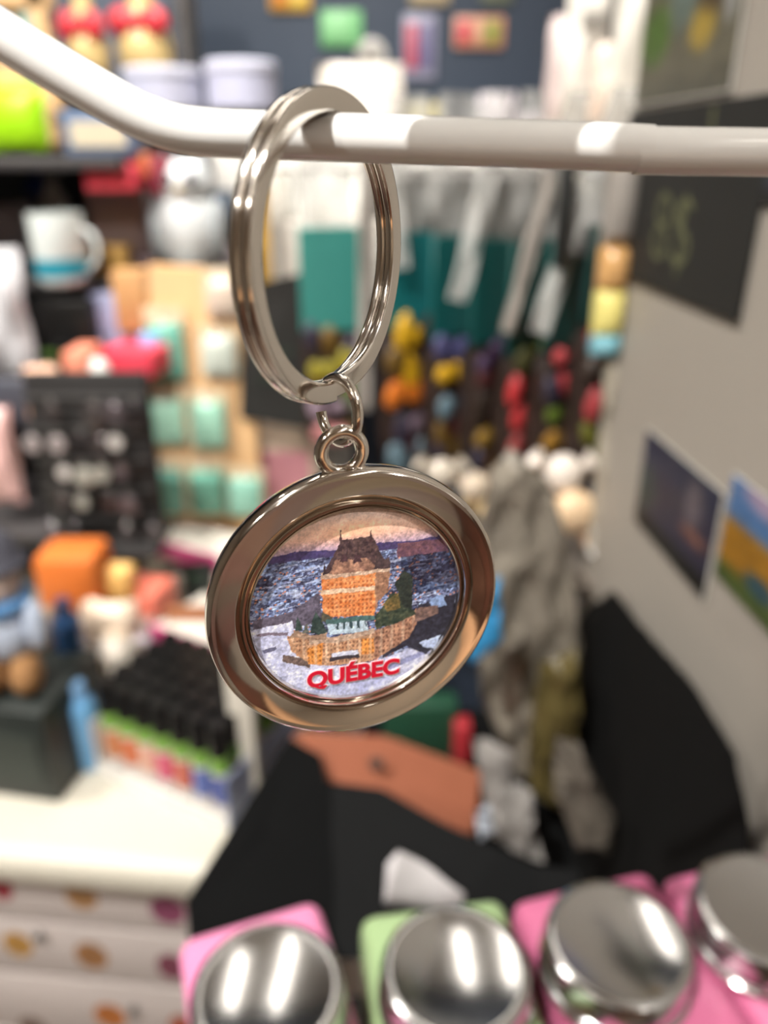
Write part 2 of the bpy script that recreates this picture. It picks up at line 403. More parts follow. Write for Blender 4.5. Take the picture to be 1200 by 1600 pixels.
def quebec(U, V):
    U0, V0 = U, V
    U = U0+.022*(noise2(U0, V0, 40, 40, 21)-.5)+.03*(noise2(U0, V0, 12, 12, 23)-.5); V = V0+.020*(noise2(U0, V0, 40, 40, 22)-.5)+.02*(noise2(U0, V0, 12, 12, 24)-.5)
    C = np.zeros((len(U), 3))
    def put(mask, col): C[mask] = col if not callable(col) else col(mask)
    P = lambda *pts: inpoly(U, V, [q(*p) for p in pts])
    n1 = noise2(U, V, 14, 22, 1); n2 = noise2(U, V, 30, 40, 2); n3 = noise2(U, V, 60, 60, 3); n4 = noise2(U, V, 9, 12, 4)
    def blend(a, b, t): return np.array(a)*(1-t[:, None])+np.array(b)*t[:, None]
    # sky, bright pinkish tan fading to lilac at the horizon
    t = np.clip((V-0.62)/0.38, 0, 1)
    sky = blend((224, 182, 164), (212, 194, 188), np.clip((V-.72)/.28, 0, 1))
    k = np.clip((0.74-V)/0.12, 0, 1)
    sky = sky*(1-k[:, None])+np.array((168, 146, 168))*k[:, None]
    glow = np.exp(-((U+.05)**2/.12+(V-.8)**2/.01)); sky = sky+glow[:, None]*np.array((30, 8, -10))
    sky += (n3-.5)[:, None]*26
    C[:] = sky
    # far shore
    far = V < 0.625+0.01*np.sin(9*U)
    C[far] = blend((58, 52, 96), (84, 72, 112), n1)[far]
    # town below the shore: snow, roofs, dark trees
    town = V < 0.55
    def cells(su, sv, seed):
        r = np.random.default_rng(seed); g = r.random((97, 89, 2))
        sh = V0-.08*U0
        jj = np.floor(sh*sv).astype(int); ii = np.floor(U0*su+.37*(jj % 3)).astype(int)
        return g[ii % 97, jj % 89]
    ca = cells(30, 44, 31); cbk = cells(52, 70, 32)
    pal = np.array([(196, 204, 224), (150, 160, 190), (104, 110, 140), (62, 62, 86), (46, 44, 60), (84, 80, 100), (128, 124, 146), (168, 176, 204)], float)
    base = pal[(ca[:, 0]*8).astype(int)]*.55+pal[(cbk[:, 1]*8).astype(int)]*.45
    base = base*(.72+.5*n2)[:, None]*np.array((.92, .99, 1.08))
    base = np.where(((noise2(U, V, 7, 13, 33) < .42))[:, None], base*.55+np.array((8, 6, 14)), base)
    stk = noise2(U, V-.08*U, 7, 60, 35); base = np.where((stk > .62)[:, None], base*.35+np.array((190, 198, 224))*.65, base)
    orange = (cbk[:, 0] > .93) & (V < .46)
    base = np.where(orange[:, None], np.array((196, 136, 112)), base)
    C[town] = base[town]
    rt = (U > .42) & (V > .05) & (V < .6)
    C[rt] = (base*.62+np.array((-4, 0, 8)))[rt]
    put(P((850, 250), (1060, 200), (1150, 330), (1140, 420), (900, 400)), lambda m: (base*.45+np.array((6, 4, 12)))[m])
    redd = (U > .38) & (V > .46) & (V < .60)
    C[redd] = blend((74, 54, 78), (134, 92, 96), n2)[redd]
    # left hillside trees and snow terraces
    put(P((40, 640), (240, 590), (390, 480), (400, 640), (250, 680), (40, 690)), lambda m: blend((58, 54, 66), (126, 118, 140), n2)[m])
    put(P((30, 690), (240, 640), (250, 740), (330, 880), (600, 900), (900, 800), (1100, 780), (1100, 1094), (0, 1094)),
        lambda m: blend((168, 172, 206), (216, 218, 240), np.clip(n1*1.4-.2, 0, 1))[m])
    put(P((60, 705), (215, 700), (215, 716), (50, 722)), (120, 108, 124))
    put(P((80, 800), (150, 780), (150, 800), (90, 822)), (96, 96, 122))
    put(P((185, 825), (330, 850), (330, 905), (185, 865)), lambda m: blend((66, 56, 58), (150, 126, 116), n3)[m])
    put(P((640, 940), (1000, 800), (1020, 820), (700, 960)), (142, 146, 186))
    # right dark trees
    put(P((740, 780), (900, 660), (940, 540), (1160, 470), (1160, 640), (1080, 760), (1000, 830), (880, 780), (740, 850)), lambda m: blend((24, 24, 34), (64, 64, 80), n2)[m])
    put(P((960, 760), (1080, 710), (1060, 790), (980, 790)), (176, 190, 224))
    put(P((1000, 500), (1080, 480), (1110, 540), (1020, 560)), (128, 150, 190))
    # lower wings
    facade = lambda a, b: (lambda m: blend(a, b, np.clip(n2*1.6-.3, 0, 1))[m])
    put(P((690, 690), (850, 630), (930, 560), (935, 640), (905, 720), (740, 830), (690, 860)), facade((120, 86, 72), (196, 150, 122)))
    put(P((925, 560), (1060, 540), (1060, 590), (925, 640)), facade((84, 70, 70), (140, 110, 100)))
    put(P((215, 720), (400, 745), (690, 690), (690, 860), (600, 880), (400, 890), (330, 880), (225, 800)), facade((156, 112, 84), (206, 166, 134)))
    put(P((320, 790), (400, 760), (400, 880), (320, 880)), facade((196, 120, 56), (226, 158, 90)))
    put(P((620, 740), (690, 730), (690, 820), (620, 830)), facade((200, 124, 60), (232, 160, 90)))
    # window rows as dark dots on the wings
    dots = (np.sin(U*170) > .2) & (np.sin(V*125) > .15)
    wing = P((215, 720), (400, 745), (690, 690), (850, 630), (930, 560), (905, 720), (740, 830), (600, 880), (330, 880))
    C[wing & dots] *= np.array((.68, .62, .66))
    put(P((330, 735), (480, 725), (690, 675), (690, 705), (480, 760), (330, 765)), facade((150, 124, 110), (206, 180, 160)))
    pil = np.sin(U0*58) > .72
    C[wing & pil] = C[wing & pil]*.6+np.array((222, 196, 172))*.4
    # roofs of the wings
    put(P((225, 730), (250, 690), (300, 700), (340, 720), (430, 700), (420, 745), (300, 735)), facade((120, 96, 80), (190, 160, 140)))
    put(P((250, 695), (268, 612), (292, 690)), facade((34, 48, 48), (70, 86, 82)))
    put(P((335, 705), (345, 640), (365, 580), (395, 630), (432, 700), (400, 715)), facade((30, 46, 46), (74, 90, 86)))
    put(P((290, 705), (315, 650), (330, 705)), facade((60, 66, 66), (110, 110, 100)))
    put(P((395, 600), (430, 545), (460, 600), (450, 650), (395, 640)), facade((60, 66, 60), (120, 104, 84)))
    put(P((430, 640), (640, 612), (655, 690), (440, 715)), lambda m: blend((150, 172, 190), (206, 222, 236), n2)[m])
    dor = P((450, 650), (640, 625), (645, 665), (455, 690)) & (np.sin(U*88) > .45)
    C[dor] = (50, 70, 78)
    put(P((420, 632), (690, 598), (690, 625), (420, 655)), (74, 104, 104))
    put(P((455, 820), (600, 800), (605, 830), (450, 850)), (196, 200, 222))
    put(P((440, 845), (606, 826), (606, 846), (440, 866)), (60, 54, 62))
    # right tower with steep green roof
    put(P((690, 610), (780, 480), (830, 470), (900, 560), (930, 590), (830, 640), (700, 680)), facade((30, 44, 40), (86, 90, 70)))
    put(P((735, 540), (820, 470), (840, 560), (760, 580)), facade((70, 68, 44), (140, 112, 68)))
    put(P((800, 430), (850, 350), (895, 380), (905, 560), (860, 560)), facade((26, 34, 34), (62, 68, 60)))
    # main tower
    put(P((400, 390), (690, 350), (690, 600), (450, 615), (405, 590)), facade((196, 108, 56), (236, 166, 116)))
    put(P((690, 350), (770, 345), (765, 470), (710, 520), (690, 600)), facade((126, 92, 76), (180, 138, 112)))
    win = P((425, 420), (680, 395), (680, 600), (440, 612)) & (np.sin(U0*150) > .1) & (np.sin((V0+.02*U0)*130) > .0)
    C[win] *= np.array((.80, .72, .72))
    put(P((396, 380), (690, 340), (770, 335), (770, 360), (690, 372), (396, 415)), facade((170, 138, 120), (220, 196, 176)))
    put(P((396, 470), (690, 440), (690, 462), (396, 495)), facade((206, 170, 140), (232, 206, 182)))
    # steep roof
    put(P((405, 385), (460, 290), (500, 205), (560, 195), (660, 175), (685, 200), (720, 270), (770, 330), (690, 350), (470, 380)), facade((46, 34, 42), (104, 82, 80)))
    put(P((440, 380), (470, 310), (560, 300), (640, 290), (690, 330), (690, 350), (470, 385)), facade((110, 80, 72), (186, 142, 118)))
    roofm = P((440, 380), (500, 215), (680, 195), (770, 335), (690, 350)) & (np.sin(U0*120) > .55) & (np.sin(V0*55+1) > -.2)
    C[roofm] = C[roofm]*.55+np.array((150, 116, 108))*.35
    for a, b in ((500, 540), (570, 612)):
        put(P((a, 320), (a+6, 280), (b-4, 276), (b, 315)), (70, 50, 56))
    for cx in (500, 660):
        put(P((cx-9, 210), (cx, 142), (cx+9, 205)), (74, 52, 56))
    put(P((685, 350), (700, 260), (740, 300), (765, 280), (770, 340)), facade((48, 40, 46), (90, 72, 72)))
    put(P((405, 390), (410, 320), (425, 380)), (60, 46, 50))
    # printed grain
    det = V0 < .72
    C[det] *= (0.72+0.54*noise2(U0, V0, 60, 54, 18))[det][:, None]
    C *= (0.86+0.28*noise2(U0, V0, 110, 110, 8))[:, None]
    C *= (0.86+0.28*noise2(U0, V0, 24, 24, 9))[:, None]
    C *= 1.08
    # bottom snow shading
    lowb = (V < -.86)
    C[lowb] = C[lowb]*.92+np.array((0, 2, 10))
    return C
pic = print_mesh('picture', 300, 300, quebec, 2*PR*.7145, 2*PR*.7145, clip=1.0)
po = obj('picture', pic, paint_mat('picture_print', 0.5, 0.0), pend, (0, -0.00012, 0), (0, math.radians(4.5), 0))
tag(po, 'printed aerial picture of a castle hotel above a snowy town')
PRr = PR*.7145
for nm, off, yy, colr in (('letter_outline', 0.00026, -.00018, (246, 222, 228)), ('lettering', 0.00013, -.00024, (206, 24, 52))):
    tm = text_bm('QUÉBEC', 0.0033, off, 0.00002)
    bb = [v.co.copy() for v in tm.vertices]; wx = max(b.x for b in bb)-min(b.x for b in bb)
    k = (PRr*0.93)/(wx if nm == 'lettering' else wx-0.00026)
    for v in tm.vertices:
        x, y = v.co.x*k, v.co.y*k*.98
        # slight arc following the edge of the disc
        v.co = Vector((x-.0004, yy-v.co.z, y - PRr*0.755))
    tag(obj(nm, tm, mat(colr, 0.35, 0, .02), pend, (0, 0, 0), (0, math.radians(4.5), 0)), 'red QUÉBEC lettering' if nm == 'lettering' else 'white edge of the lettering')

# unseen second hook and two tagged key rings, added to shade the lower hook
uh = thing('display_hook', 'unseen white wire hook added above the first to carry two shading tags', 'hook', (wall_x(.085), .085, CAM.z+.092))
obj('wire', tube_bm([(0, 0, 0), (-.1, 0, .001), (-.21, 0, .002), (-.23, 0, .006), (-.245, 0, .014)], r_h, 16), WHITE_ENAMEL, uh)
obj('base_plate', box_bm(-.0025, .0002, -.012, .012, -.02, .02, .001), WHITE_ENAMEL, uh)
for cx, R0, lab in ((-.0013, .0088, 'silver key ring with blank square tag added to shade the hook below, left one'), (.0226, .0087, 'silver key ring with blank square tag added to shade the hook below, nearer the wall')):
    t = thing('key_ring', lab, 'keychain', (cx, .085, CAM.z+.0375))
    obj('tag', box_bm(-R0, R0, -.0012, .0012, -R0*1.2, R0, .0009, 3), NICKEL2, t)
    zc_ = R0+.0065; rr_ = (.092+r_h+.001-.0375-R0-.004)/2
    obj('split_ring', tube_bm([(rr_*.35*math.cos(a), rr_*.94*math.cos(a), R0+.0035+rr_+rr_*math.sin(a)) for a in [2*math.pi*k/48 for k in range(48)]], .0009, 10, True), NICKEL, t)
    obj('loop', tube_bm([(.0025*math.cos(a), 0, R0+.002+.0025*math.sin(a)) for a in [2*math.pi*k/20 for k in range(20)]], .0006, 8, True), NICKEL, t)

# ================================================================== ON THE RIGHT-HAND WALL
def wall_rect(name, label, cat, x0, x1, yt, yb, th=0.0009):
    """an upright card on the wall; x0 is its far edge, x1 its near edge; yt/yb the pixel rows at the far edge."""
    a = on_plane(x0, yt, WP+WN*0.0015, WN); b = on_plane(x0, yb, WP+WN*0.0015, WN)
    c = on_plane(x1, (yt+yb)/2, WP+WN*0.0015, WN)
    wd = abs((c-a).to_2d().length); h = a.z-b.z
    d = (c.to_2d()-a.to_2d()).normalized()
    yaw = math.atan2(d.y, d.x)      # local +x runs from far edge to near edge
    t = thing(name, label, cat, (a.x, a.y, b.z), yaw)
    return t, wd, h
s, wd, h = wall_rect('chalk_sign', 'black chalk price sign with faint 8$ lettering on the white wall behind the hook', 'sign', 988, 1192, 176, 437)
obj('board', box_bm(0, wd, -.0016, -.0002, 0, h, .0003, 1), BLACKCARD, s)
CHALK = mat((84, 86, 58), 0.9, 0, 0.5, 200)
tm = text_bm('8$', 0.056, -0.0008, 0.0001)
for v in tm.vertices: v.co = Vector((v.co.x+wd*.50, -.0017-v.co.z, v.co.y+h*.34))
tag(obj('chalk_writing', tm, CHALK, s), 'faint chalk 8$')
obj('chalk_stroke', box_bm(wd*.66, wd*.68, -.0018, -.0016, h*.82, h*.97), CHALK, s)
# a tag sits at the near side, seen at the right border
def card(name, label, x0, x1, yt, yb, fn, nx=30, ny=40):
    t, wd, h = wall_rect(name, label, 'postcard', x0, x1, yt, yb)
    obj('paper', box_bm(0, wd, -.0005, -.0001, 0, h), mat((225, 222, 214), .5), t)
    me = print_mesh('printed_view', nx, ny, fn, wd*.985, h*.985)
    obj('printed_view', me, paint_mat('card_print', .4), t, (wd/2, -.0007, h/2))
    return t
def blob(U, V, u, v, ru, rv): return np.clip(1.4-((U-u)**2/ru**2+(V-v)**2/rv**2), 0, 1)[:, None]
def lay(C, m, col): return C*(1-m)+np.array(col)*m
def f_night(U, V):
    C = np.tile(np.array((66, 62, 92.)), (len(U), 1))
    C = lay(C, np.clip((V-.25)*3, 0, 1)[:, None], (40, 52, 92))
    C = lay(C, np.clip((-.55-V)*5, 0, 1)[:, None], (22, 24, 22))
    C = lay(C, blob(U, V, .45, .35, .22, .5), (134, 122, 136))
    C = lay(C, blob(U, V, .55, -.15, .35, .14), (168, 112, 100))
    C = lay(C, blob(U, V, -.8, -.1, .3, .5), (60, 84, 86))
    return C*(0.48+.25*noise2(U+2, V+2, 8, 8, 5))[:, None]
card('postcard', 'dark blue dusk postcard stuck low on the white wall', 1012, 1138, 668, 836, f_night)
def f_autumn(U, V):
    C = np.tile(np.array((86, 130, 186.)), (len(U), 1))
    C = lay(C, np.clip((.35-V)*5, 0, 1)[:, None], (176, 122, 28))
    C = lay(C, np.clip((-.5-V)*5, 0, 1)[:, None], (78, 96, 40))
    C = lay(C, blob(U, V, .1, -.5, .4, .2), (50, 86, 100))
    C = lay(C, blob(U, V, 0, .9, .7, .25), (180, 160, 190))
    return C*(0.6+.35*noise2(U+2, V+2, 9, 9, 6))[:, None]
card('postcard', 'postcard of golden autumn trees under blue sky at the right edge', 1148, 1290, 738, 930, f_autumn)
def f_town(U, V):
    C = np.tile(np.array((116, 112, 92.)), (len(U), 1))
    C = lay(C, np.clip((V-.45)*4, 0, 1)[:, None], (146, 150, 176))
    C = lay(C, blob(U, V, -.65, -.35, .35, .3), (92, 128, 46))
    C = lay(C, blob(U, V, .35, -.4, .25, .22), (196, 166, 70))
    C = lay(C, blob(U, V, .5, 0, .3, .3), (92, 74, 52))
    C = lay(C, blob(U, V, -.1, 0, .3, .4), (122, 140, 130))
    C = lay(C, np.clip((-.72-V)*5, 0, 1)[:, None], (98, 96, 80))
    C = lay(C, blob(U, V, .8, -.2, .12, .25), (180, 180, 176))
    return C*(0.6+.35*noise2(U+2, V+2, 10, 10, 7))[:, None]
card('postcard', 'postcard of a park with green and yellow bushes above the chalk sign', 1030, 1166, -160, 160, f_town)
card('postcard', 'dark postcard at the right border beside the chalk sign', 1200, 1330, 175, 322, f_night)

# ================================================================== JARS ON THE LOW SHELF
zl = -0.275                         # shoulder height below camera
shelf_z = zl-0.11
sh = thing('wall_shelf', 'black shelf board under the pink and green jars', 'shelf', (0, 0, CAM.z+shelf_z))
obj('board', box_bm(-0.07, 0.182, 0.06, 0.262, -0.016, 0, .002), mat((16, 16, 16), .6), sh)
for yy in (0.1, 0.21): obj('bracket', box_bm(-0.08, wall_x(yy)-.0005, yy, yy+.006, -.05, -.0165, .001), mat((200, 200, 200), .4), sh)
JARS = [('pink', (216, 132, 170), (275, 1462), (497, 1396), (418, 1543), 'leftmost pink square jar with a silver lid, in front of the black bag'),
        ('green', (146, 170, 124), (560, 1424), (785, 1394), (712, 1512), 'pale green square jar with a silver lid between two pink jars'),
        ('pink', (184, 98, 132), (795, 1402), (1012, 1352), (966, 1467), 'pink square jar with a silver lid, right next to the green jar'),
        ('pink', (194, 106, 142), (1030, 1366), (1240, 1318), (1200, 1416), 'rightmost pink square jar with a silver lid, against the white wall')]
for nm, col, TL, TR, lc, lab in JARS:
    a = on_z(TL[0], TL[1], zl); b = on_z(TR[0], TR[1], zl); e = (b-a); side = 0.0625
    yaw = math.atan2(e.y, e.x)
    d = e.normalized(); nrm = Vector((d.y, -d.x, 0))
    lid_r = 0.0268
    lcn = on_z(lc[0], lc[1], zl+0.0175)
    cen = Vector((lcn.x, lcn.y, CAM.z+shelf_z))
    j = thing('square_jar', lab, 'jar', cen, yaw, 'square jars on the low shelf')
    jm = mat(col, 0.38, 0, .05)
    rel = lcn-a; al = rel.dot(d); bk = rel.dot(nrm)
    H = zl-shelf_z
    obj('body', box_bm(-al, e.length-al, -min(bk, .036), bk, 0, H, .0065, 4), jm, j)
    obj('neck', lathe_bm([(0, H-.004), (.0262, H-.004), (.0262, H+.004), (0, H+.004)], 40), jm, j)
    z0 = H+.0004
    lid = obj('lid', lathe_bm([(0, z0), (lid_r-.001, z0), (lid_r+.0006, z0+.0008), (lid_r+.0006, z0+.002), (lid_r-.0004, z0+.003), (lid_r-.0004, z0+.0135), (lid_r-.001, z0+.0162), (lid_r-.003, z0+.0175),
                               (lid_r-.0045, z0+.0174), (lid_r-.0056, z0+.0168), (0, z0+.0168)], 56), TIN, j)
    tag(lid, 'silver screw lid')
    rp = [Vector(((lid_r-.0002)*math.cos(t), (lid_r-.0002)*math.sin(t), z0+.0045)) for t in [2*math.pi*k/40 for k in range(40)]]
    obj('bead', tube_bm(rp, .0007, 6, True), TIN, lid)

# ================================================================== SOUVENIR TABLE WITH DRAWERS
TZ = -0.45
A = on_z(0, 1338, TZ); B = on_z(340, 1368, TZ)
d = (B-A).normalized(); tyaw = math.atan2(d.y, d.x); back = Vector((-d.y, d.x, 0))
CREAM = mat((196, 191, 177), 0.45, 0, .03)
tb = thing('display_table', 'cream white souvenir table with rounded edge over printed drawers', 'table', (B.x, B.y, 0), tyaw)
L = 0.95; Rr = 0.03; D = 0.58; ztop = CAM.z+TZ
obj('tabletop', box_bm(-L, Rr, 0.0, D, ztop-.034, ztop, .014, 5), CREAM, tb)
obj('carcass', box_bm(-L+.01, Rr-.006, .034, D-.02, .0, ztop-.0345, .002), mat((214, 206, 200), .5), tb)
fp = B+back*0.020; fn_ = -back
def tloc(p): return Matrix.Rotation(-tyaw, 4, 'Z') @ (Vector((p.x, p.y, 0))-Vector((B.x, B.y, 0)))
def drow(x, y): return on_plane(x, y, fp, fn_)
rowz = [ztop-.036]
for xx, yy in ((140, 1449), (140, 1532), (140, 1622), (140, 1720)): rowz.append(drow(xx, yy).z)
OV = [[(2, 1385, 34, 44, (150, 56, 66)), (127, 1400, 50, 42, (164, 124, 84)), (262, 1422, 54, 46, (134, 70, 98))],
      [(28, 1475, 46, 40, (184, 140, 76)), (143, 1493, 50, 44, (156, 112, 74)), (268, 1510, 44, 44, (124, 66, 84))],
      [(52, 1606, 44, 40, (120, 100, 90)), (172, 1587, 48, 42, (184, 112, 58)), (285, 1602, 40, 36, (170, 84, 60))],
      [(60, 1690, 44, 40, (150, 110, 80))]]
DRW = mat((196, 186, 182), .45, 0, .03)
for i in range(4):
    z1_, z0_ = rowz[i]-.0012, rowz[i+1]+.0012
    dr = obj('drawer_front', box_bm(-L+.012, Rr-.008, .020, .0335, z0_, z1_, .0015), DRW, tb)
    for (ox, oy, ow, oh, oc) in OV[i]:
        pp = drow(ox, oy); lp = tloc(pp); s_ = mpp(pp)
        def f_ov(U, V, oc=oc):
            rr = U*U+V*V
            Cc = np.tile(np.array(oc, float), (len(U), 1))
            Cc = lay(Cc, np.clip(.5-rr*1.2, 0, 1)[:, None], tuple(c*.78 for c in oc))
            return Cc*(0.8+.4*noise2(U+3, V+3, 6, 6, int(ox)+1))[:, None]
        me = print_mesh('round_print', 20, 20, f_ov, ow*s_*1.05, oh*s_*1.35, clip=1.0)
        obj('round_print', me, paint_mat('card_print', .4), dr, (lp.x, .0196, pp.z))
    kx, ky = [(65, 1448), (65, 1448), (210, 1564), (210, 1564)][i]
    if i in (1, 2):
        pp = drow(kx, ky+8); lp = tloc(pp)
        obj('knob', lathe_bm([(0, .008), (.003, .007), (.0035, .005), (.002, .002), (.002, 0), (0, 0)], 14, 'Y'), mat((120, 118, 116), .3, .6), dr, (lp.x, .0198, pp.z))

# ------------------------------------------------------------------ tray of lip balm tubes
ra = on_z(357, 1296, TZ); rb = on_z(164, 1208, TZ)
d1 = (rb-ra); Lf = d1.length; d1.normalize(); d2 = Vector((-d1.y, d1.x, 0))
if d2.y < 0: d2 = -d2
tyw = math.atan2(-d1.y, -d1.x)      # local +x from left end towards right-near end
NX, NY = 7, 5; pitch = Lf/NX; TR_ = pitch*.46
tray = thing('counter_tray', 'low clear-fronted white tray holding rows of lip balm tubes on the table', 'tray', (rb.x, rb.y, ztop), tyw)
DT = NY*pitch+.004
WHT = mat((226, 224, 220), .4)
obj('tray_base', box_bm(-.003, Lf+.003, -.002, DT, .0004, .003), WHT, tray)
obj('front_lip', box_bm(-.003, Lf+.003, -.004, -.0022, .0004, .014), WHT, tray)
obj('side_panel', box_bm(-.0045, -.0032, -.002, DT, .0004, .05), WHT, tray)
obj('side_panel', box_bm(Lf+.0032, Lf+.0045, -.002, DT, .0004, .05), mat((150, 160, 190), .4), tray)
LCOL = [(196, 128, 86), (200, 110, 70), (216, 170, 150), (206, 90, 120), (196, 104, 84), (92, 108, 170), (70, 84, 150)]
LN = ['tan', 'orange', 'beige', 'pink', 'coral', 'lilac blue', 'deep blue']
CAPB = mat((20, 20, 20), .25); GRN = mat((122, 166, 72), .4)
hb = 0.074
OW = ['first', 'second', 'third', 'fourth', 'fifth', 'sixth', 'seventh']
tub_me = None
for jy in range(NY):
    for ix in range(NX):
        lx = (ix+.5)*pitch; ly = (jy+.5)*pitch
        wp = Matrix.Translation((rb.x, rb.y, ztop+.003)) @ Matrix.Rotation(tyw, 4, 'Z') @ Vector((lx, ly, 0))
        lab = ('front-row lip balm tube with %s label and green collar' % LN[ix]) if jy == 0 else 'black-capped lip balm tube in the tray, %s row from the front, %s from the left' % (OW[jy], OW[ix])
        if jy == 0:
            t = thing('lip_balm', lab, 'lip balm', wp, 0, 'lip balm tubes in the tray')
        elif jy == 1 and ix == 0:
            t = thing('lip_balm', lab, 'lip balm', wp, 0, 'lip balm tubes in the tray'); proto = t
        else:
            t = copy_tree(proto); t.location = wp; t['label'] = lab; continue
        R0 = TR_
        obj('body', lathe_bm([(0, 0), (R0*.96, 0), (R0*.97, .002), (R0*.97, hb*.60), (0, hb*.60)], 14), mat((226, 220, 214), .35), t)
        c = LCOL[ix] if jy == 0 else (200, 150, 120)
        obj('label_wrap', lathe_bm([(R0*.985, hb*.22), (R0*.99, hb*.22), (R0*.99, hb*.56), (R0*.985, hb*.56)], 14, closed=True), mat(c, .4), t)
        obj('collar', lathe_bm([(0, hb*.601), (R0, hb*.601), (R0, hb*.78), (0, hb*.78)], 14), GRN, t)
        obj('cap', lathe_bm([(0, hb*.781), (R0*.97, hb*.781), (R0*.97, hb*1.12), (R0*.85, hb*1.15), (0, hb*1.15)], 14), CAPB, t)

# ================================================================== GENERIC SHOP GOODS
def spot(x, yb, dz=None, Y=None):
    p = on_z(x, yb, dz) if dz is not None else at(x, yb, Y)
    return p, mpp(p)
def vscale(p):                      # vertical metres per pixel row at p (for an upright thing)
    a = to_px(p); b = to_px(p+Vector((0, 0, .01)))
    return .01/max(1e-6, math.hypot(a[0]-b[0], a[1]-b[1]))
def carton(name, label, cat, x0, x1, yt, yb, col, dz=None, Y=None, depth=.05, yaw=0.0, panel=None, group=None, rough=.5, bev=.002):
    p, s = spot((x0+x1)/2, yb, dz, Y); wd = (x1-x0)*s/max(.5, math.cos(yaw)); h = (yb-yt)*vscale(p)
    t = thing(name, label, cat, p, yaw, group)
    obj('body', box_bm(-wd/2, wd/2, 0, depth, 0, h, min(bev, wd*.2, h*.2)), mat(col, rough), t)
    if panel: obj('front_label', box_bm(-wd*.38, wd*.38, -.0012, -.0002, h*.2, h*.75), mat(panel, rough), t)
    return t
def bag(name, label, x0, x1, yt, yb, bands, dz=None, Y=None, yaw=0.0, t_=.03, group=None, header=None, seed=1, crumple=.0, rough=.35):
    """upright pouch; bands = list of (fraction_from, fraction_to, colour) blocks on the pouch body."""
    p, s = spot((x0+x1)/2, yb, dz, Y); wd = (x1-x0)*s/max(.35, abs(math.cos(yaw))); h = (yb-yt)*vscale(p)
    t = thing(name, label, 'bag', p, yaw, group)
    for k, (a, b, col) in enumerate(bands):
        hh = (b-a)*h
        obj('pouch' if k == 0 else 'pouch_panel', pillow_bm(wd, hh*1.0, t_, 8, 8, crumple, seed+k, 0, .35), mat(col, rough), t, (0, 0, a*h+.0001*k))
    if header: obj('header_card', box_bm(-wd*.5, wd*.5, -.002, .002, h*1.0, h*1.0+header[0]*h, .0005, 1), mat(header[1], .5), t)
    return t
def bottle(name, label, cat, x0, x1, yt, yb, body, cap, dz=None, Y=None, label_col=None, group=None, prof=None, glass=False):
    p, s = spot((x0+x1)/2, yb, dz, Y); R = (x1-x0)*s/2; h = (yb-yt)*vscale(p)
    t = thing(name, label, cat, p, 0, group)
    prof = prof or [(0, 0), (.92, 0), (1, .03), (1, .55), (.9, .66), (.45, .76), (.42, .84), (0, .84)]
    obj('body', lathe_bm([(a*R, b*h) for a, b in prof], 24), mat(body, .2), t)
    obj('cap', lathe_bm([(0, .842*h), (.5*R, .842*h), (.5*R, .98*h), (.44*R, h), (0, h)], 20), mat(cap, .35), t)
    if label_col: obj('label_band', lathe_bm([(1.0*R, .15*h), (1.012*R, .15*h), (1.012*R, .5*h), (1.0*R, .5*h)], 24, closed=True), mat(label_col, .5), t)
    return t
def tin(name, label, cat, x0, x1, yt, yb, col, lidc, dz=None, Y=None, group=None, dome=False, rough=.35):
    p, s = spot((x0+x1)/2, yb, dz, Y); R = (x1-x0)*s/2; h = (yb-yt)*vscale(p)
    t = thing(name, label, cat, p, 0, group)
    k = .35 if dome else .78
    obj('body', lathe_bm([(0, 0), (R*.94, 0), (R, .02*h), (R, k*h), (0, k*h)], 28), mat(col, rough), t)
    if dome:
        pr = [(R*.98*math.cos(a), k*h+.001+(1-k)*h*math.sin(a)) for a in [math.pi/2*i/8 for i in range(9)]]; pr[-1] = (0, pr[-1][1])
        obj('dome', lathe_bm([(0, k*h+.001)]+pr, 28), mat(lidc, .2), t)
    else:
        obj('lid', lathe_bm([(0, k*h+.0005), (R*1.03, k*h+.0005), (R*1.03, .95*h), (R*.95, h), (0, h)], 28), mat(lidc, rough), t)
    return t
def mug(name, label, x0, x1, yt, yb, col, band=None, dz=None, Y=None, group=None):
    p, s = spot((x0+x1)/2, yb, dz, Y); R = (x1-x0)*s/2; h = (yb-yt)*vscale(p)
    t = thing(name, label, 'mug', p, 0, group)
    obj('cup', lathe_bm([(0, 0), (.85*R, 0), (R, .1*h), (R, h), (.92*R, h), (.9*R, .1*h), (0, .08*h)], 28), mat(col, .2), t)
    if band: obj('colour_band', lathe_bm([(R, .02*h+.1*h), (R*1.01, .12*h), (R*1.01, .38*h), (R, .38*h)], 28, closed=True), mat(band, .25), t)
    hp = [Vector((R*.95+R*.5*math.sin(a), 0, h*.5+h*.28*math.cos(a))) for a in [math.pi*i/12 for i in range(13)]]
    obj('handle', tube_bm(hp, R*.1, 8), mat(col, .2), t)
    return t
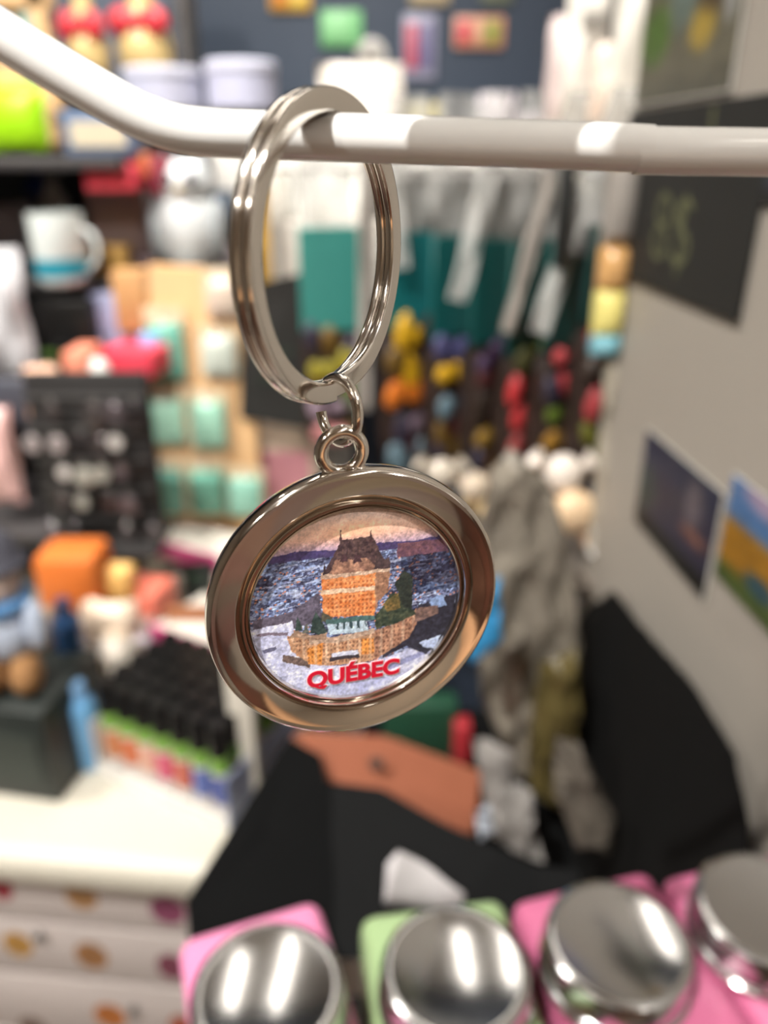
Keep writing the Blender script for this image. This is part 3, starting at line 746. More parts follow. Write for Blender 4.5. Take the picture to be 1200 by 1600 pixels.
def doll(name, label, cat, x0, x1, yt, yb, hat, face, body, legs, dz=None, Y=None, extra=None, yaw=0, group=None):
    """a soft souvenir figure: hat, head, body, two arms, two legs."""
    p, s = spot((x0+x1)/2, yb, dz, Y); W = (x1-x0)*s; h = (yb-yt)*vscale(p)
    t = thing(name, label, cat, p, yaw, group)
    pm = lambda c: mat(c, .85, 0, .15, 120, 'plush')
    obj('body', ell_bm((0, 0, h*.42), (W*.33, W*.27, h*.22)), pm(body), t)
    hd = obj('head', ell_bm((0, -W*.04, h*.72), (W*.30, W*.27, h*.16)), pm(face), t)
    for sx in (-1, 1):
        obj('eye', ell_bm((sx*W*.1, -W*.29, h*.75), (W*.03, W*.02, W*.03), 10, 8), mat((18, 16, 16), .2), hd)
    obj('nose', ell_bm((0, -W*.31, h*.71), (W*.045, W*.035, W*.035), 10, 8), mat((60, 40, 34), .4), hd)
    obj('hat', lathe_bm([(W*.36, h*.79), (W*.37, h*.81), (W*.31, h*.84), (W*.27, h*.92), (W*.15, h*.985), (0, h), ], 24), pm(hat), t)
    for sx in (-1, 1):
        obj('arm', ell_bm((sx*W*.37, -W*.05, h*.44), (W*.11, W*.11, h*.15)), pm(body), t)
        obj('leg', ell_bm((sx*W*.18, -W*.08, h*.13), (W*.16, W*.2, h*.13)), pm(legs), t)
    if extra: obj('scarf', lathe_bm([(W*.22, h*.54), (W*.33, h*.55), (W*.34, h*.60), (W*.24, h*.62)], 24, closed=True), pm(extra), t)
    return t
def sign(name, label, corners, Y, text=None, thick=.0025, tcol=(70, 104, 76)):
    """a black card whose face corners are given in pixels (tl,tr,br,bl) with their distances."""
    Ys = Y if isinstance(Y, (list, tuple)) else [Y]*4
    P4 = [at(c[0], c[1], yy) for c, yy in zip(corners, Ys)]
    cen = sum(P4, Vector())/4
    t = thing(name, label, 'sign', cen)
    bm = prism_bm(P4, thick)
    for v in bm.verts: v.co -= cen
    obj('board', bm, BLACKCARD, t)
    ex = ((P4[1]-P4[0])+(P4[2]-P4[3])).normalized(); n = ex.cross((P4[0]-P4[3]).normalized()).normalized()
    if n.dot(cen-CAM) > 0: n = -n
    ez = n.cross(ex)*-1
    if ez.z < 0: ez = -ez
    wd = (P4[1]-P4[0]).length; h = (P4[0]-P4[3]).length
    m_ = mat(tcol, .9, 0, .3, 300)
    for i in range(3):              # faint chalk squiggles
        pts = [ex*(wd*(-.3+.6*k/14))+ez*(h*(.22-.2*i)+h*.03*math.sin(k*1.9+i))+n*.0004 for k in range(15)]
        obj('chalk_line', tube_bm(pts, wd*.012, 5), m_, t)
    return t

# ------------------------------------------------------------------ gondola of dark shelves on the left
SH = {'a': -0.34, 'b': -0.225, 'c': -0.125, 'd': 0.0, 'e': 0.075}
SPAN = {'a': (.70, .98), 'b': (.76, 1.16), 'c': (.90, 1.22), 'd': (.88, 1.26), 'e': (1.06, 1.28)}
gd = thing('shelf_rack', 'dark multi-level shelf rack full of souvenirs at the left', 'shelf', (0, 0, CAM.z))
DARK = mat((58, 55, 56), .5)
XR = {'a': -.285, 'b': -.27, 'c': -.185, 'd': -.27, 'e': -.27}
for k in SH:
    obj('shelf_board', box_bm(-1.05, XR[k], SPAN[k][0], SPAN[k][1], SH[k]-.012, SH[k]-.0002, .002), DARK, gd)
RACKM = mat((96, 94, 96), .5)
obj('shelf_board', box_bm(-.36, -.12, .955, 1.08, .033, .0448, .002), DARK, gd)
for xx in (-1.06, -.262):
    obj('upright', box_bm(xx-.012, xx, 1.21, 1.29, TZ+.002, .30, .002), DARK, gd)
obj('back_panel', box_bm(-1.05, -.275, 1.285, 1.295, TZ+.002, .30), mat((70, 78, 92), .6), gd)
tbk = thing('back_counter', 'low dark cabinet carrying the shelf rack behind the table', 'cabinet', (0, 0, 0))
obj('carcass', box_bm(-1.15, -.18, 1.13, 1.45, 0.0, CAM.z+TZ, .003), mat((60, 58, 58), .6), tbk)
obj('plinth', box_bm(-1.12, -.2, 1.122, 1.13, 0.02, .10), DARK, tbk)

# --- shelf e / d : top row
c_ = thing('picture_frame', 'tan wooden display frame behind the lime green packet, upper left corner', 'frame', at(30, 240, .98))
for (xa, xb, ya, yb_) in ((-40, 84, -30, 14), (66, 86, -30, 232), (-40, -20, -30, 232)):
    a = at(xa, ya, .98); b = at(xb, yb_, .98); o_ = c_.location
    obj('rail', box_bm(a.x-o_.x, b.x-o_.x, -.01, .01, b.z-o_.z, a.z-o_.z, .001), mat((206, 168, 122), .6, 0, .2, 40, 'wood'), c_)
a = at(-20, 14, .99); b = at(66, 232, .99)
obj('backing', box_bm(a.x-o_.x, b.x-o_.x, .0, .008, b.z-o_.z, a.z-o_.z), mat((196, 160, 120), .6), c_)
a = at(30, 20, .98); b = at(68, 70, .98)
obj('sticker', box_bm(a.x-o_.x, b.x-o_.x, -.006, -.001, b.z-o_.z, a.z-o_.z), mat((142, 176, 166), .6), c_)
bag('snack_bag', 'bright lime green packet at the left border under the wire hook', -12, 80, 128, 238, [(0, .92, (152, 208, 20))], dz=None, Y=.93, header=(.08, (196, 214, 120)), t_=.03)
for k, (x0, x1, yb_) in enumerate(((108, 178, 122), (186, 276, 112))):
    lab = ['beige syrup bottle with a red bow, beside the wooden frame', 'larger beige syrup bottle with a red bow, against the slate wall'][k]
    t = bottle('syrup_bottle', lab, 'bottle', x0, x1, -70, yb_, (186, 162, 112), (100, 96, 108), Y=1.12, label_col=None, group='syrup bottles with red bows',
               prof=[(0, 0), (.85, 0), (.9, .03), (.92, .22), (.80, .34), (.5, .46), (.4, .60), (.4, .84), (0, .84)])
    p, s = spot((x0+x1)/2, yb_, Y=1.12); W = (x1-x0)*s; h = (yb_+70)*vscale(p)
    for sx in (-1, 1):
        obj('bow_loop', ell_bm((sx*W*.25, -W*.30, h*.40), (W*.26, W*.13, h*.13)), mat((176, 30, 42), .5), t)
    obj('bow_knot', ell_bm((0, -W*.40, h*.39), (W*.1, W*.1, h*.07), 12, 8), mat((176, 30, 42), .5), t)
tin('gift_tin', 'white lidded tin below the syrup bottles, left one of two', 'tin', 200, 318, 108, 172, (178, 180, 200), (196, 198, 214), Y=.98, group='white gift tins')
tin('gift_tin', 'white lidded tin left of the key ring, right one of two', 'tin', 326, 434, 98, 172, (180, 182, 204), (196, 198, 216), Y=.98, group='white gift tins')
carton('gift_box', 'denim blue box with beige label under the upturned hook', 'box', 102, 214, 172, 243, (84, 104, 134), dz=None, Y=.92, depth=.06, panel=(196, 184, 160))
carton('red_box', 'pinkish red flat box beneath the denim blue box', 'box', 134, 212, 256, 298, (222, 70, 86), Y=.90, depth=.05)
carton('mauve_box', 'mauve grey carton standing under the red box', 'box', 150, 238, 300, 420, (164, 142, 146), dz=SH['c'], depth=.05, panel=(176, 154, 150))
carton('wine_box', 'small dark wine red box beside the white owl', 'box', 236, 268, 244, 305, (120, 30, 48), Y=.93, depth=.04)
carton('orange_box', 'tiny orange box between red box and wine red box', 'box', 204, 236, 240, 275, (206, 118, 70), Y=.93, depth=.04)
# white ceramic owl
p, s = spot(302, 428, dz=SH['c']); W = 116*s; h = 178*vscale(p)
t = thing('owl_figurine', 'white ceramic owl figurine beside the key ring', 'figurine', p)
CER = mat((196, 200, 202), .12)
obj('body', ell_bm((0, 0, h*.40), (W*.42, W*.36, h*.40)), CER, t)
hd = obj('head', ell_bm((0, -W*.02, h*.76), (W*.36, W*.32, h*.22)), CER, t)
for sx in (-1, 1):
    obj('ear', lathe_bm([(W*.1, 0), (W*.05, h*.08), (0, h*.13)], 12), CER, hd, (sx*W*.2, 0, h*.9))
    obj('eye', ell_bm((sx*W*.14, -W*.28, h*.79), (W*.1, W*.06, W*.1), 14, 10), mat((70, 66, 70), .15), hd)
    obj('wing', ell_bm((sx*W*.40, 0, h*.38), (W*.1, W*.25, h*.28)), mat((150, 156, 160), .25), t)
obj('beak', ell_bm((0, -W*.34, h*.72), (W*.05, W*.07, W*.06), 10, 8), mat((150, 120, 60), .3), hd)
carton('black_case', 'black case behind the ceramic owl', 'box', 236, 372, 312, 402, (44, 44, 52), dz=SH['c'], depth=.03)
tin('soap_dish', 'small white and green round pot in front of the kraft display', 'pot', 252, 312, 424, 474, (150, 176, 132), (222, 226, 220), dz=-.15, dome=True)
carton('grey_box', 'lilac grey box beside the small round pot', 'box', 312, 366, 385, 448, (140, 132, 140), dz=-.14, depth=.05)
# shelf c / b left side
carton('shelf_shade_block', 'black block put in for the shelf shadow under the lime green packet', 'box', -20, 76, 322, 396, (22, 22, 26), dz=SH['c'], depth=.06)  # dark block stands in for the shelf shadow here
tin('blue_globe', 'small glossy blue globe on the left shelf', 'globe', 42, 88, 272, 322, (40, 50, 90), (52, 72, 150), Y=1.20, dome=True)
bottle('spray_bottle', 'grey white spray bottle near the blue globe', 'bottle', 76, 122, 264, 404, (186, 180, 178), (90, 90, 92), dz=SH['c'])
bag('toy_bag', 'lilac grey plastic bag low on the left border', -20, 60, 318, 408, [(0, 1, (186, 178, 188))], dz=SH['c'], crumple=.003, seed=4)
mug('souvenir_mug', 'white mug with a teal base band above the black box', 62, 142, 335, 442, (214, 222, 220), (40, 130, 150), dz=SH['c'])
bag('white_bag', 'shiny white plastic bag at the left border beside the black box', -25, 60, 395, 582, [(0, 1, (196, 196, 200))], dz=SH['b']+.01, crumple=.004, seed=8, rough=.2)
carton('black_box', 'glossy black box under the teal-banded mug', 'box', 56, 152, 470, 548, (22, 22, 22), dz=SH['b']+.03, depth=.07, rough=.25)
carton('lavender_box', 'lavender blue carton right of the black box', 'box', 152, 204, 462, 556, (142, 146, 176), dz=SH['b']+.02, depth=.06, panel=(160, 158, 190))
carton('ochre_box', 'ochre yellow carton under the mauve carton', 'box', 140, 200, 385, 430, (204, 160, 84), dz=SH['c'], depth=.03)
carton('tan_box', 'tan cardboard carton beside the lavender carton', 'box', 184, 234, 425, 520, (184, 140, 92), dz=SH['b']+.05, depth=.03, yaw=0)
carton('green_tray', 'thin green tray under the glossy black box', 'tray', 66, 116, 538, 562, (110, 150, 70), dz=SH['b']+.01, depth=.04)
carton('salmon_box', 'salmon orange box left of the red strip', 'box', 108, 145, 552, 626, (220, 136, 110), dz=SH['b'], depth=.05)
carton('red_strip', 'bright red flat tray beside the kraft display', 'tray', 156, 242, 548, 588, (216, 62, 82), dz=SH['b']+.015, depth=.05, yaw=-.25)
carton('sky_box', 'tiny sky blue box on the red tray', 'box', 218, 250, 524, 556, (120, 160, 214), dz=SH['b']+.03, depth=.03)
tin('white_pot', 'round white pot left of the red tray', 'pot', 138, 180, 560, 614, (214, 214, 208), (226, 226, 222), dz=SH['b']+.004, dome=True)
carton('slate_label', 'charcoal slate card at the left border', 'card', -25, 56, 596, 668, (64, 66, 76), dz=SH['b']-.02, depth=.02)
bag('peach_bag', 'peach coloured pouch next to the slate card', 52, 108, 572, 668, [(0, 1, (218, 172, 144))], dz=SH['b']-.02, seed=12, crumple=.002)
bag('pink_bag', 'pale pink pouch at the left border above the white doll', -15, 42, 640, 786, [(0, 1, (222, 180, 176))], dz=SH['a']+.02, seed=15, crumple=.002)
# black rack with silver charms
ctl = at(44, 600, .86); 
p, s = spot(165, 852, dz=SH['a']); W = 180*s; h = 245*vscale(p)
rk = thing('charm_rack', 'black rack hung with silver charms left of the kraft display', 'rack', p)
obj('rack_panel', box_bm(-W*.5, W*.5, .012, .02, 0, h, .002), mat((28, 26, 26), .6), rk)
obj('rack_foot', box_bm(-W*.5, W*.5, -.03, .05, 0, .006, .001), mat((28, 26, 26), .6), rk)
for r in range(5): obj('rail', tube_bm([(-W*.48, .004, h*(.16+.18*r)), (W*.48, .004, h*(.16+.18*r))], .002, 8), mat((36, 34, 34), .4), rk)
ordn = ['bottom', 'second', 'third', 'fourth', 'top']
cn = ['first', 'second', 'third', 'fourth', 'fifth', 'sixth']
for r in range(5):
    for c in range(6):
        if random.random() < .25: continue
        cx = W*(-.42+.84*c/5)+random.uniform(-.005, .005); cz = h*(.16+.18*r)
        tone = random.choice([(190, 186, 182), (150, 142, 142), (92, 86, 86), (70, 66, 68), (110, 102, 106), (150, 150, 142), (56, 52, 54)])
        t = thing('charm', 'silvery round charm, %s from left in the %s row of the black rack' % (cn[c], ordn[r]), 'charm', p+Vector((cx, -.002, cz)), 0, 'charms on the black rack')
        R0 = random.uniform(.006, .011)
        obj('disc', lathe_bm([(0, 0), (R0*.9, 0), (R0, .0008), (R0, .002), (R0*.85, .003), (0, .0026)], 20, 'Y'), mat(tone, .25, .6 if tone[0] < 150 else 0), t, (0, 0, -R0-.004))
        obj('eyelet', tube_bm([(0.003*math.cos(a), -.001, .003*math.sin(a)-.003) for a in [2*math.pi*k/14 for k in range(14)]], .0006, 5, True), mat((160, 160, 160), .2, 1), t)
# ------------------------------------------------------------------ kraft display board with teal packets
KY = .86
kp = at(310, 846, KY); 
kb = thing('kraft_display', 'tan kraft display stand hung with teal packets behind the key ring', 'display stand', kp)
def kl(x, y, dy=0): q_ = at(x, y, KY+dy); return q_-kp
poly = [at(232, 414, KY), at(392, 424, KY), at(408, 846, KY), at(236, 842, KY)]
bm = prism_bm(poly, .010, .001)
for v in bm.verts: v.co -= kp
obj('panel', bm, mat((232, 190, 140), .65, 0, .12, 30), kb)
zt = (CAM.z+TZ)-kp.z
for sx in (-.028, .04): obj('foot', box_bm(sx-.006, sx+.006, .002, .07, zt+.0004, .02, .001), mat((196, 150, 104), .6), kb)
pk = [(266, 498, 596, (110, 176, 158)), (266, 618, 696, (160, 204, 182)), (266, 728, 806, (120, 178, 162)),
      (345, 520, 590, (196, 204, 194)), (330, 622, 702, (156, 204, 182)), (328, 730, 806, (120, 184, 164)), (386, 742, 808, (142, 194, 176)), (352, 430, 496, (214, 196, 180))]
rows_ = ['top row, left column', 'second row, left column', 'third row, left column', 'top row, right column', 'second row, middle column', 'third row, middle column', 'third row, right column', 'uppermost corner']
cn2 = ['teal', 'pale teal', 'teal', 'pale grey', 'pale teal', 'deep teal', 'teal', 'beige']
for i, (x, yt, yb_, col) in enumerate(pk):
    pp = at(x, yb_, KY-.008); s = mpp(pp); wd = 60*s; h = (yb_-yt)*vscale(pp)
    t = thing('hanging_packet', '%s packet hanging on the kraft display, %s' % (cn2[i], rows_[i]), 'packet', pp, 0, 'packets on the kraft display')
    obj('card', box_bm(-wd*.5, wd*.5, .001, .002, 0, h*1.15), mat((226, 206, 172), .6), t)
    obj('blister', pillow_bm(wd*.86, h*.9, .012, 6, 8, 0, i, 0, .35), mat(col, .25), t, (0, -.003, h*.04))
    obj('peg', tube_bm([(0, .004, h*1.08), (0, -.012, h*1.08), (0, -.014, h*1.1)], .0012, 6), mat((180, 180, 180), .3, .8), t)
carton('pastel_box', 'pastel beige and pink box under the tall black chalk tag', 'box', 402, 502, 664, 860, (196, 178, 160), Y=.885, depth=.03, panel=(190, 130, 140))
# bottom ledges with magenta fronts
MAG = mat((196, 66, 124), .45)
def ledge(label, p0, p1, hpx, dep, dz):
    a = on_z(p0[0], p0[1], dz); b = on_z(p1[0], p1[1], dz); dd = (b-a); yw = math.atan2(dd.y, dd.x); L_ = dd.length
    t = thing('display_ledge', label, 'ledge', a, yw)
    hh = hpx*vscale((a+b)/2)
    zb = (CAM.z+TZ)-a.z
    obj('front_strip', box_bm(0, L_, -.003, -.0002, 0, hh, .0008), MAG, t)
    obj('body', box_bm(0, L_, 0, dep, zb+.0004, hh*.8, .001), mat((206, 200, 190), .5), t)
    return t
ledge('cream ledge with magenta front strip at the foot of the kraft display', (226, 862), (345, 894), 26, .06, -.42)
ledge('cream ledge with magenta front strip behind the lip balm tray', (240, 1006), (348, 1046), 34, .07, -.40)
sign('easel_sign', 'small black chalk card standing between the two magenta ledges', [(248, 884), (334, 876), (330, 948), (266, 952)], [.74, .72, .70, .72])
carton('caramel_box', 'brown orange box under the small black chalk card', 'box', 262, 336, 950, 990, (150, 96, 62), dz=-.395, depth=.006)
# ------------------------------------------------------------------ dolls and bottles at the front left of the table
doll('cap_doll', 'soft doll in a dark grey cap and white blue top at the left border', 'doll', -48, 100, 842, 1074, (66, 66, 76), (216, 196, 186), (186, 198, 218), (170, 126, 82), dz=TZ+.084, extra=(92, 140, 190))
carton('doll_box', 'black green box carrying the doll at the front left of the table', 'box', -40, 98, 1112, 1246, (34, 40, 38), dz=TZ, depth=.085, yaw=-.18, panel=(44, 52, 48))
carton('orange_pillow_box', 'bright orange box on top of the souvenir pile', 'box', 62, 160, 876, 962, (206, 110, 44), dz=TZ+.085, depth=.05, bev=.008)
bag('yellow_pouch', 'small sandy yellow pouch right of the bright orange box', 160, 218, 880, 940, [(0, 1, (224, 178, 104))], dz=TZ+.08, seed=21)
carton('coral_box', 'coral red box behind the blue bottle', 'box', 186, 250, 930, 996, (220, 118, 98), dz=TZ+.045, depth=.04, yaw=-.3)
bottle('blue_bottle', 'dark blue bottle standing in the souvenir pile', 'bottle', 100, 142, 940, 1062, (52, 92, 142), (48, 80, 128), dz=TZ+.05,
       prof=[(0, 0), (.9, 0), (1, .04), (1, .7), (.9, .78), (.6, .84), (0, .84)])
bag('cream_pouch', 'cream white pouch to the right of the blue bottle', 140, 226, 940, 1030, [(0, 1, (226, 206, 184))], dz=TZ+.045, seed=23, crumple=.002)
bag('lilac_pouch', 'lilac white pouch lying under the coral red box', 150, 244, 992, 1070, [(0, 1, (206, 194, 204))], dz=TZ+.02, seed=25, crumple=.002)
bag('beige_pouch', 'beige pouch behind the doll', 62, 108, 950, 1060, [(0, 1, (222, 190, 160))], dz=TZ+.045, seed=27)
tin('mustard_tin', 'round mustard yellow tin under the blue bottle', 'tin', 100, 164, 1034, 1092, (196, 140, 50), (214, 156, 56), dz=TZ+.035, dome=True)
carton('wood_block', 'brown wooden block in the shadow beside the doll', 'box', 76, 112, 1040, 1140, (146, 104, 70), dz=TZ+.012, depth=.05)
carton('wine_pack', 'dark red pack between the black box and the light blue bottle', 'box', 92, 126, 1086, 1156, (140, 84, 88), dz=TZ, depth=.03)
bottle('light_blue_bottle', 'leaning light blue bottle at the front of the table', 'bottle', 122, 166, 1070, 1192, (112, 168, 214), (120, 160, 200), dz=TZ,
       prof=[(0, 0), (.9, 0), (1, .04), (1, .7), (.9, .78), (.6, .84), (0, .84)])
bag('grey_pouch', 'pale grey pouch behind the lip balm tray', 170, 226, 1000, 1120, [(0, 1, (206, 196, 184))], dz=TZ, seed=31, crumple=.002)
carton('riser_block', 'grey riser block under the souvenir pile', 'riser', 40, 236, 1010, 1110, (150, 140, 132), dz=TZ, depth=.13, yaw=-.05)
# white box column at the right end of the table
carton('cream_carton', 'tall cream carton standing at the right end of the table', 'carton', 370, 408, 1030, 1262, (206, 200, 188), dz=TZ, depth=.02, yaw=0)
carton('paper_stack', 'white paper stack next to the cream panel', 'paper', 410, 450, 1085, 1190, (196, 196, 196), dz=TZ, depth=.03, yaw=0)

# ================================================================== SLATE WALL WITH MAGNETS
WYB = 1.548
def magnet(label, x0, x1, yt, yb_, cols, shape='rect'):
    a = at(x0, yt, WYB); b = at(x1, yb_, WYB); wd = b.x-a.x; h = a.z-b.z
    t = thing('wall_magnet', label, 'magnet', ((a.x+b.x)/2, WYB, b.z), 0, 'magnets on the slate wall')
    if shape == 'round':
        obj('plate', lathe_bm([(0, 0), (wd*.5, 0), (wd*.5, .004), (wd*.44, .006), (0, .006)], 24, 'Y'), mat(cols[0], .4), t, (0, 0, h/2))
    else:
        obj('plate', box_bm(-wd*.5, wd*.5, -.006, 0, 0, h, .003), mat(cols[0], .4), t)
    for k, c in enumerate(cols[1:]):
        n = len(cols)-1
        obj('motif', box_bm(-wd*.42+k*wd*.84/n, -wd*.42+(k+.85)*wd*.84/n, -.009, -.0062, h*.15, h*.85, .001), mat(c, .4), t)
magnet('green rectangular magnet on the slate wall', 500, 566, 16, 74, [(112, 178, 120), (130, 190, 134)])
magnet('yellow orange magnet at the top border of the slate wall', 420, 486, -30, 18, [(206, 160, 60), (196, 120, 50), (214, 186, 90)])
magnet('tall red white and blue flag magnet on the slate wall', 630, 680, 22, 124, [(150, 150, 172), (176, 70, 90), (96, 90, 130)])
magnet('red and green flag magnet on the slate wall', 710, 786, 26, 76, [(206, 150, 120), (200, 60, 84), (206, 160, 130), (130, 150, 60)])
magnet('round white magnet above the white paper bag', 556, 604, 62, 112, [(190, 188, 184), (150, 146, 140)], 'round')
magnet('small tan magnet at the top of the slate wall', 640, 702, -30, 8, [(176, 160, 130)])
magnet('dull green magnet at the top right of the slate wall', 752, 800, -34, 6, [(110, 116, 100)])
magnet('pale yellow magnet just above the wire hook', 634, 690, 160, 196, [(186, 176, 130)])
# ledge and goods below the wall
wl = thing('wall_ledge', 'pale ledge with clear boxes under the slate wall', 'shelf', at(640, 262, 1.30))
obj('board', box_bm(-.22, .40, -.05, .24, -.014, -.0003, .002), mat((150, 148, 148), .5), wl)
bag('paper_bag', 'white paper bag standing behind the top of the key ring', 502, 628, 106, 258, [(0, 1, (214, 206, 196))], Y=1.34, seed=41, crumple=.003)
bag('white_cloth_bag', 'small white cloth bag right of the pale yellow magnet', 742, 800, 148, 258, [(0, 1, (206, 200, 206))], Y=1.34, seed=43, crumple=.002)
bag('lilac_cloth_bag', 'low lilac bag beside the small white cloth bag', 792, 846, 176, 258, [(0, 1, (184, 176, 184))], Y=1.36, seed=44)
# clear boxes seen under the hook, through the ring
carton('clear_box', 'bright white box seen through the ring just under the hook', 'box', 446, 584, 240, 356, (226, 226, 220), Y=1.12, depth=.08, panel=(236, 236, 230))
carton('pale_box', 'pale grey box below the bright white box inside the ring', 'box', 436, 600, 352, 470, (190, 184, 176), Y=1.06, depth=.09)
carton('cream_box', 'cream box left inside the ring above the black tag', 'box', 408, 470, 250, 440, (206, 200, 190), Y=1.16, depth=.05)
carton('mustard_strip', 'narrow mustard strip of packaging at the left inside of the ring', 'box', 404, 424, 300, 446, (206, 160, 60), Y=1.02, depth=.02)
carton('pillar_box', 'tall white carton left of the key ring behind the hook', 'box', 342, 404, 236, 392, (206, 204, 200), Y=1.14, depth=.05)
carton('blue_box', 'narrow blue box left of the key ring', 'box', 338, 362, 300, 372, (76, 104, 136), Y=1.05, depth=.04)
st = thing('goods_stand', 'grey stand behind the key ring carrying white boxes', 'stand', at(500, 470, 1.0))
obj('top', box_bm(-.125, .05, .0, .32, -.012, -.0004, .002), mat((170, 166, 160), .5), st)
obj('column', box_bm(-.09, .03, .05, .27, -(at(500, 470, 1.0).z)+.006, -.0125, .002), mat((120, 116, 112), .5), st)

# ------------------------------------------------------------------ hanging chalk tag behind the ring
sign('hanging_tag', 'tall black chalk tag hanging behind the split ring', [(384, 446), (468, 428), (498, 674), (374, 654)], [.85, .82, .82, .85], thick=.002, tcol=(44, 66, 50))
ht = bpy.data.objects['hanging_tag']
obj('string', tube_bm([at(430, 440, .835)-ht.location, at(432, 350, .86)-ht.location, at(434, 258, .876)-ht.location], .0007, 6), mat((180, 176, 168), .7), ht)

# ================================================================== ROW OF TEAL-HEADED CANDY BAGS
rail = thing('bag_rail', 'white metal rail carrying the teal-headed candy bags', 'rail', at(560, 262, .84))
ra_ = at(400, 262, .895)-rail.location; rb_ = at(960, 256, .60)-rail.location
rc_ = Vector((wall_x(.566)+.012, .573, CAM.z-.004))-rail.location
obj('bar', tube_bm([ra_, (ra_+rb_)/2, rb_, rc_], .004, 12), mat((206, 204, 200), .35), rail)
TEAL = (22, 104, 104)
def candy_bag(label, x0, x1, yt, ym, yb_, Y, yaw, candies, teal=TEAL, seed=0, film_top=240):
    p = at((x0+x1)/2, yb_, Y); s = mpp(p); vv = vscale(p)
    wd = (x1-x0)*s/max(.4, abs(math.cos(yaw))); H1 = (yb_-ym)*vv; H2 = (yb_-yt)*vv; H3 = (yb_-film_top)*vv
    t = thing('candy_bag', label, 'candy bag', p, yaw, 'teal-headed candy bags on the rail')
    obj('pouch', pillow_bm(wd*.96, H1, .035, 8, 10, .0012, seed, 0, .4), mat((40, 28, 24), .4, 0, .5, 40), t)
    r = random.Random(seed)
    n = len(candies)
    for i, c in enumerate(candies):
        fz = 1-(i+.5)/n
        k = 2
        for q_ in range(3):
            cx = wd*(-.28+.28*q_+r.uniform(-.08, .08)); cz = H1*(fz+r.uniform(-.06, .06))
            col = c if r.random() < .72 else r.choice([(70, 28, 30), (40, 34, 22), (50, 44, 60), (96, 72, 24), (44, 30, 26), (60, 60, 30)])
            ce = obj('candy', ell_bm((0, 0, 0), (wd*r.uniform(.12, .24), .006, H1/n*r.uniform(.35, .75)), 10, 8), mat(col, .45), t, (cx, -.012-r.uniform(0, .004), cz), (0, r.uniform(-.5, .5), 0))
    obj('header_card', box_bm(-wd*.49, wd*.49, -.0065, -.0035, H1*.97, H2, .0008, 1), mat(teal, .45), t)
    obj('clear_top', pillow_bm(wd*.92, H3-H2, .012, 8, 8, .003, seed+3, .25, .5), FILM, t, (0, 0, H2))
    return t
YEL, RED, ORA, PUR, GRE, BLU, LIL = (206, 160, 28), (176, 46, 50), (206, 112, 34), (86, 70, 104), (84, 104, 34), (98, 122, 134), (150, 130, 146)
candy_bag('candy bag with pale teal header seen through the ring', 478, 562, 388, 520, 690, .80, .25, [YEL, (150, 140, 40), (90, 110, 60), LIL, (170, 110, 110)], (60, 138, 130), 1)
candy_bag('candy bag with yellow sweets right of the ring', 592, 672, 400, 516, 716, .74, .55, [YEL, YEL, ORA, LIL, BLU], (24, 112, 116), 2)
candy_bag('second candy bag right of the ring, with yellow and red sweets', 660, 730, 404, 530, 720, .71, .7, [(70, 70, 110), YEL, BLU, RED, RED], (20, 96, 96), 3)
candy_bag('third candy bag right of the ring, mostly dark with olive sweets', 716, 780, 410, 540, 724, .68, .75, [(60, 40, 70), (40, 36, 24), (40, 30, 24), (130, 100, 30), (120, 84, 30)], (20, 88, 86), 4)
candy_bag('candy bag with red sweets in the middle of the rail', 766, 830, 414, 552, 730, .655, .75, [(90, 90, 34), RED, RED, (150, 60, 60), (70, 40, 44)], (18, 82, 78), 5)
candy_bag('candy bag with rosy sweets near the end of the rail', 818, 880, 410, 548, 736, .63, .7, [(170, 60, 64), (176, 62, 66), GRE, (150, 110, 40), (60, 50, 80)], (18, 86, 82), 6)
candy_bag('last candy bag on the rail, dark green header, beside the yellow bag', 872, 946, 396, 512, 750, .60, .5, [(150, 40, 30), (60, 50, 44), (160, 60, 64), (96, 96, 30), (130, 44, 40)], (12, 60, 56), 7)
# crumpled white film strips between the bags
for k, (x0, x1, yt, yb_, Y, rot) in enumerate(((612, 640, 250, 420, .71, -.1), (782, 806, 250, 520, .62, .2), (826, 858, 260, 520, .60, .25), (700, 730, 250, 470, .66, .2), (556, 580, 250, 640, .74, .03))):
    p = at((x0+x1)/2, yb_, Y); s = mpp(p)
    lab = ['clear film strip beside the ring right edge', 'bright clear film strip across the middle candy bags', 'clear film strip near the end of the rail', 'clear film strip over the second candy bag', 'long narrow white film strip inside the ring, right part'][k]
    t = thing('film_strip', lab, 'film', p, 0, 'film strips', rot=(0, rot, 0))
    obj('sheet', pillow_bm((x1-x0)*s, (yb_-yt)*vscale(p), .008, 6, 12, .002, k+50, 0, .5), mat((150, 144, 138), .2, 0, .06, 50) if k in (1, 4) else FILM, t)
    obj('tape', box_bm(-(x1-x0)*s*.3, (x1-x0)*s*.3, -.005, -.004, (yb_-yt)*vscale(p)*.92, (yb_-yt)*vscale(p), .0005, 1), mat((206, 206, 206), .3), t)
yb = bag('yellow_bag', 'pale yellow bag with sky blue foot hanging from the rail beside the white wall', 918, 966, 256, 556, [(0.0, .13, (120, 176, 190)), (.10, .36, (226, 214, 130)), (.33, .56, (206, 160, 104)), (.54, 1, (150, 144, 138))], Y=.55, seed=61, rough=.25)
carton('grey_ledge', 'grey ledge behind the pale yellow bag', 'ledge', 884, 990, 316, 400, (118, 112, 110), Y=.62, depth=.05)
carton('pale_carton', 'pale grey carton above the grey ledge by the white wall', 'box', 884, 990, 240, 318, (176, 170, 158), Y=.62, depth=.05)
carton('dark_post', 'slim black post at the end of the candy bag rail', 'post', 866, 888, 250, 420, (26, 28, 28), Y=.59, depth=.012)
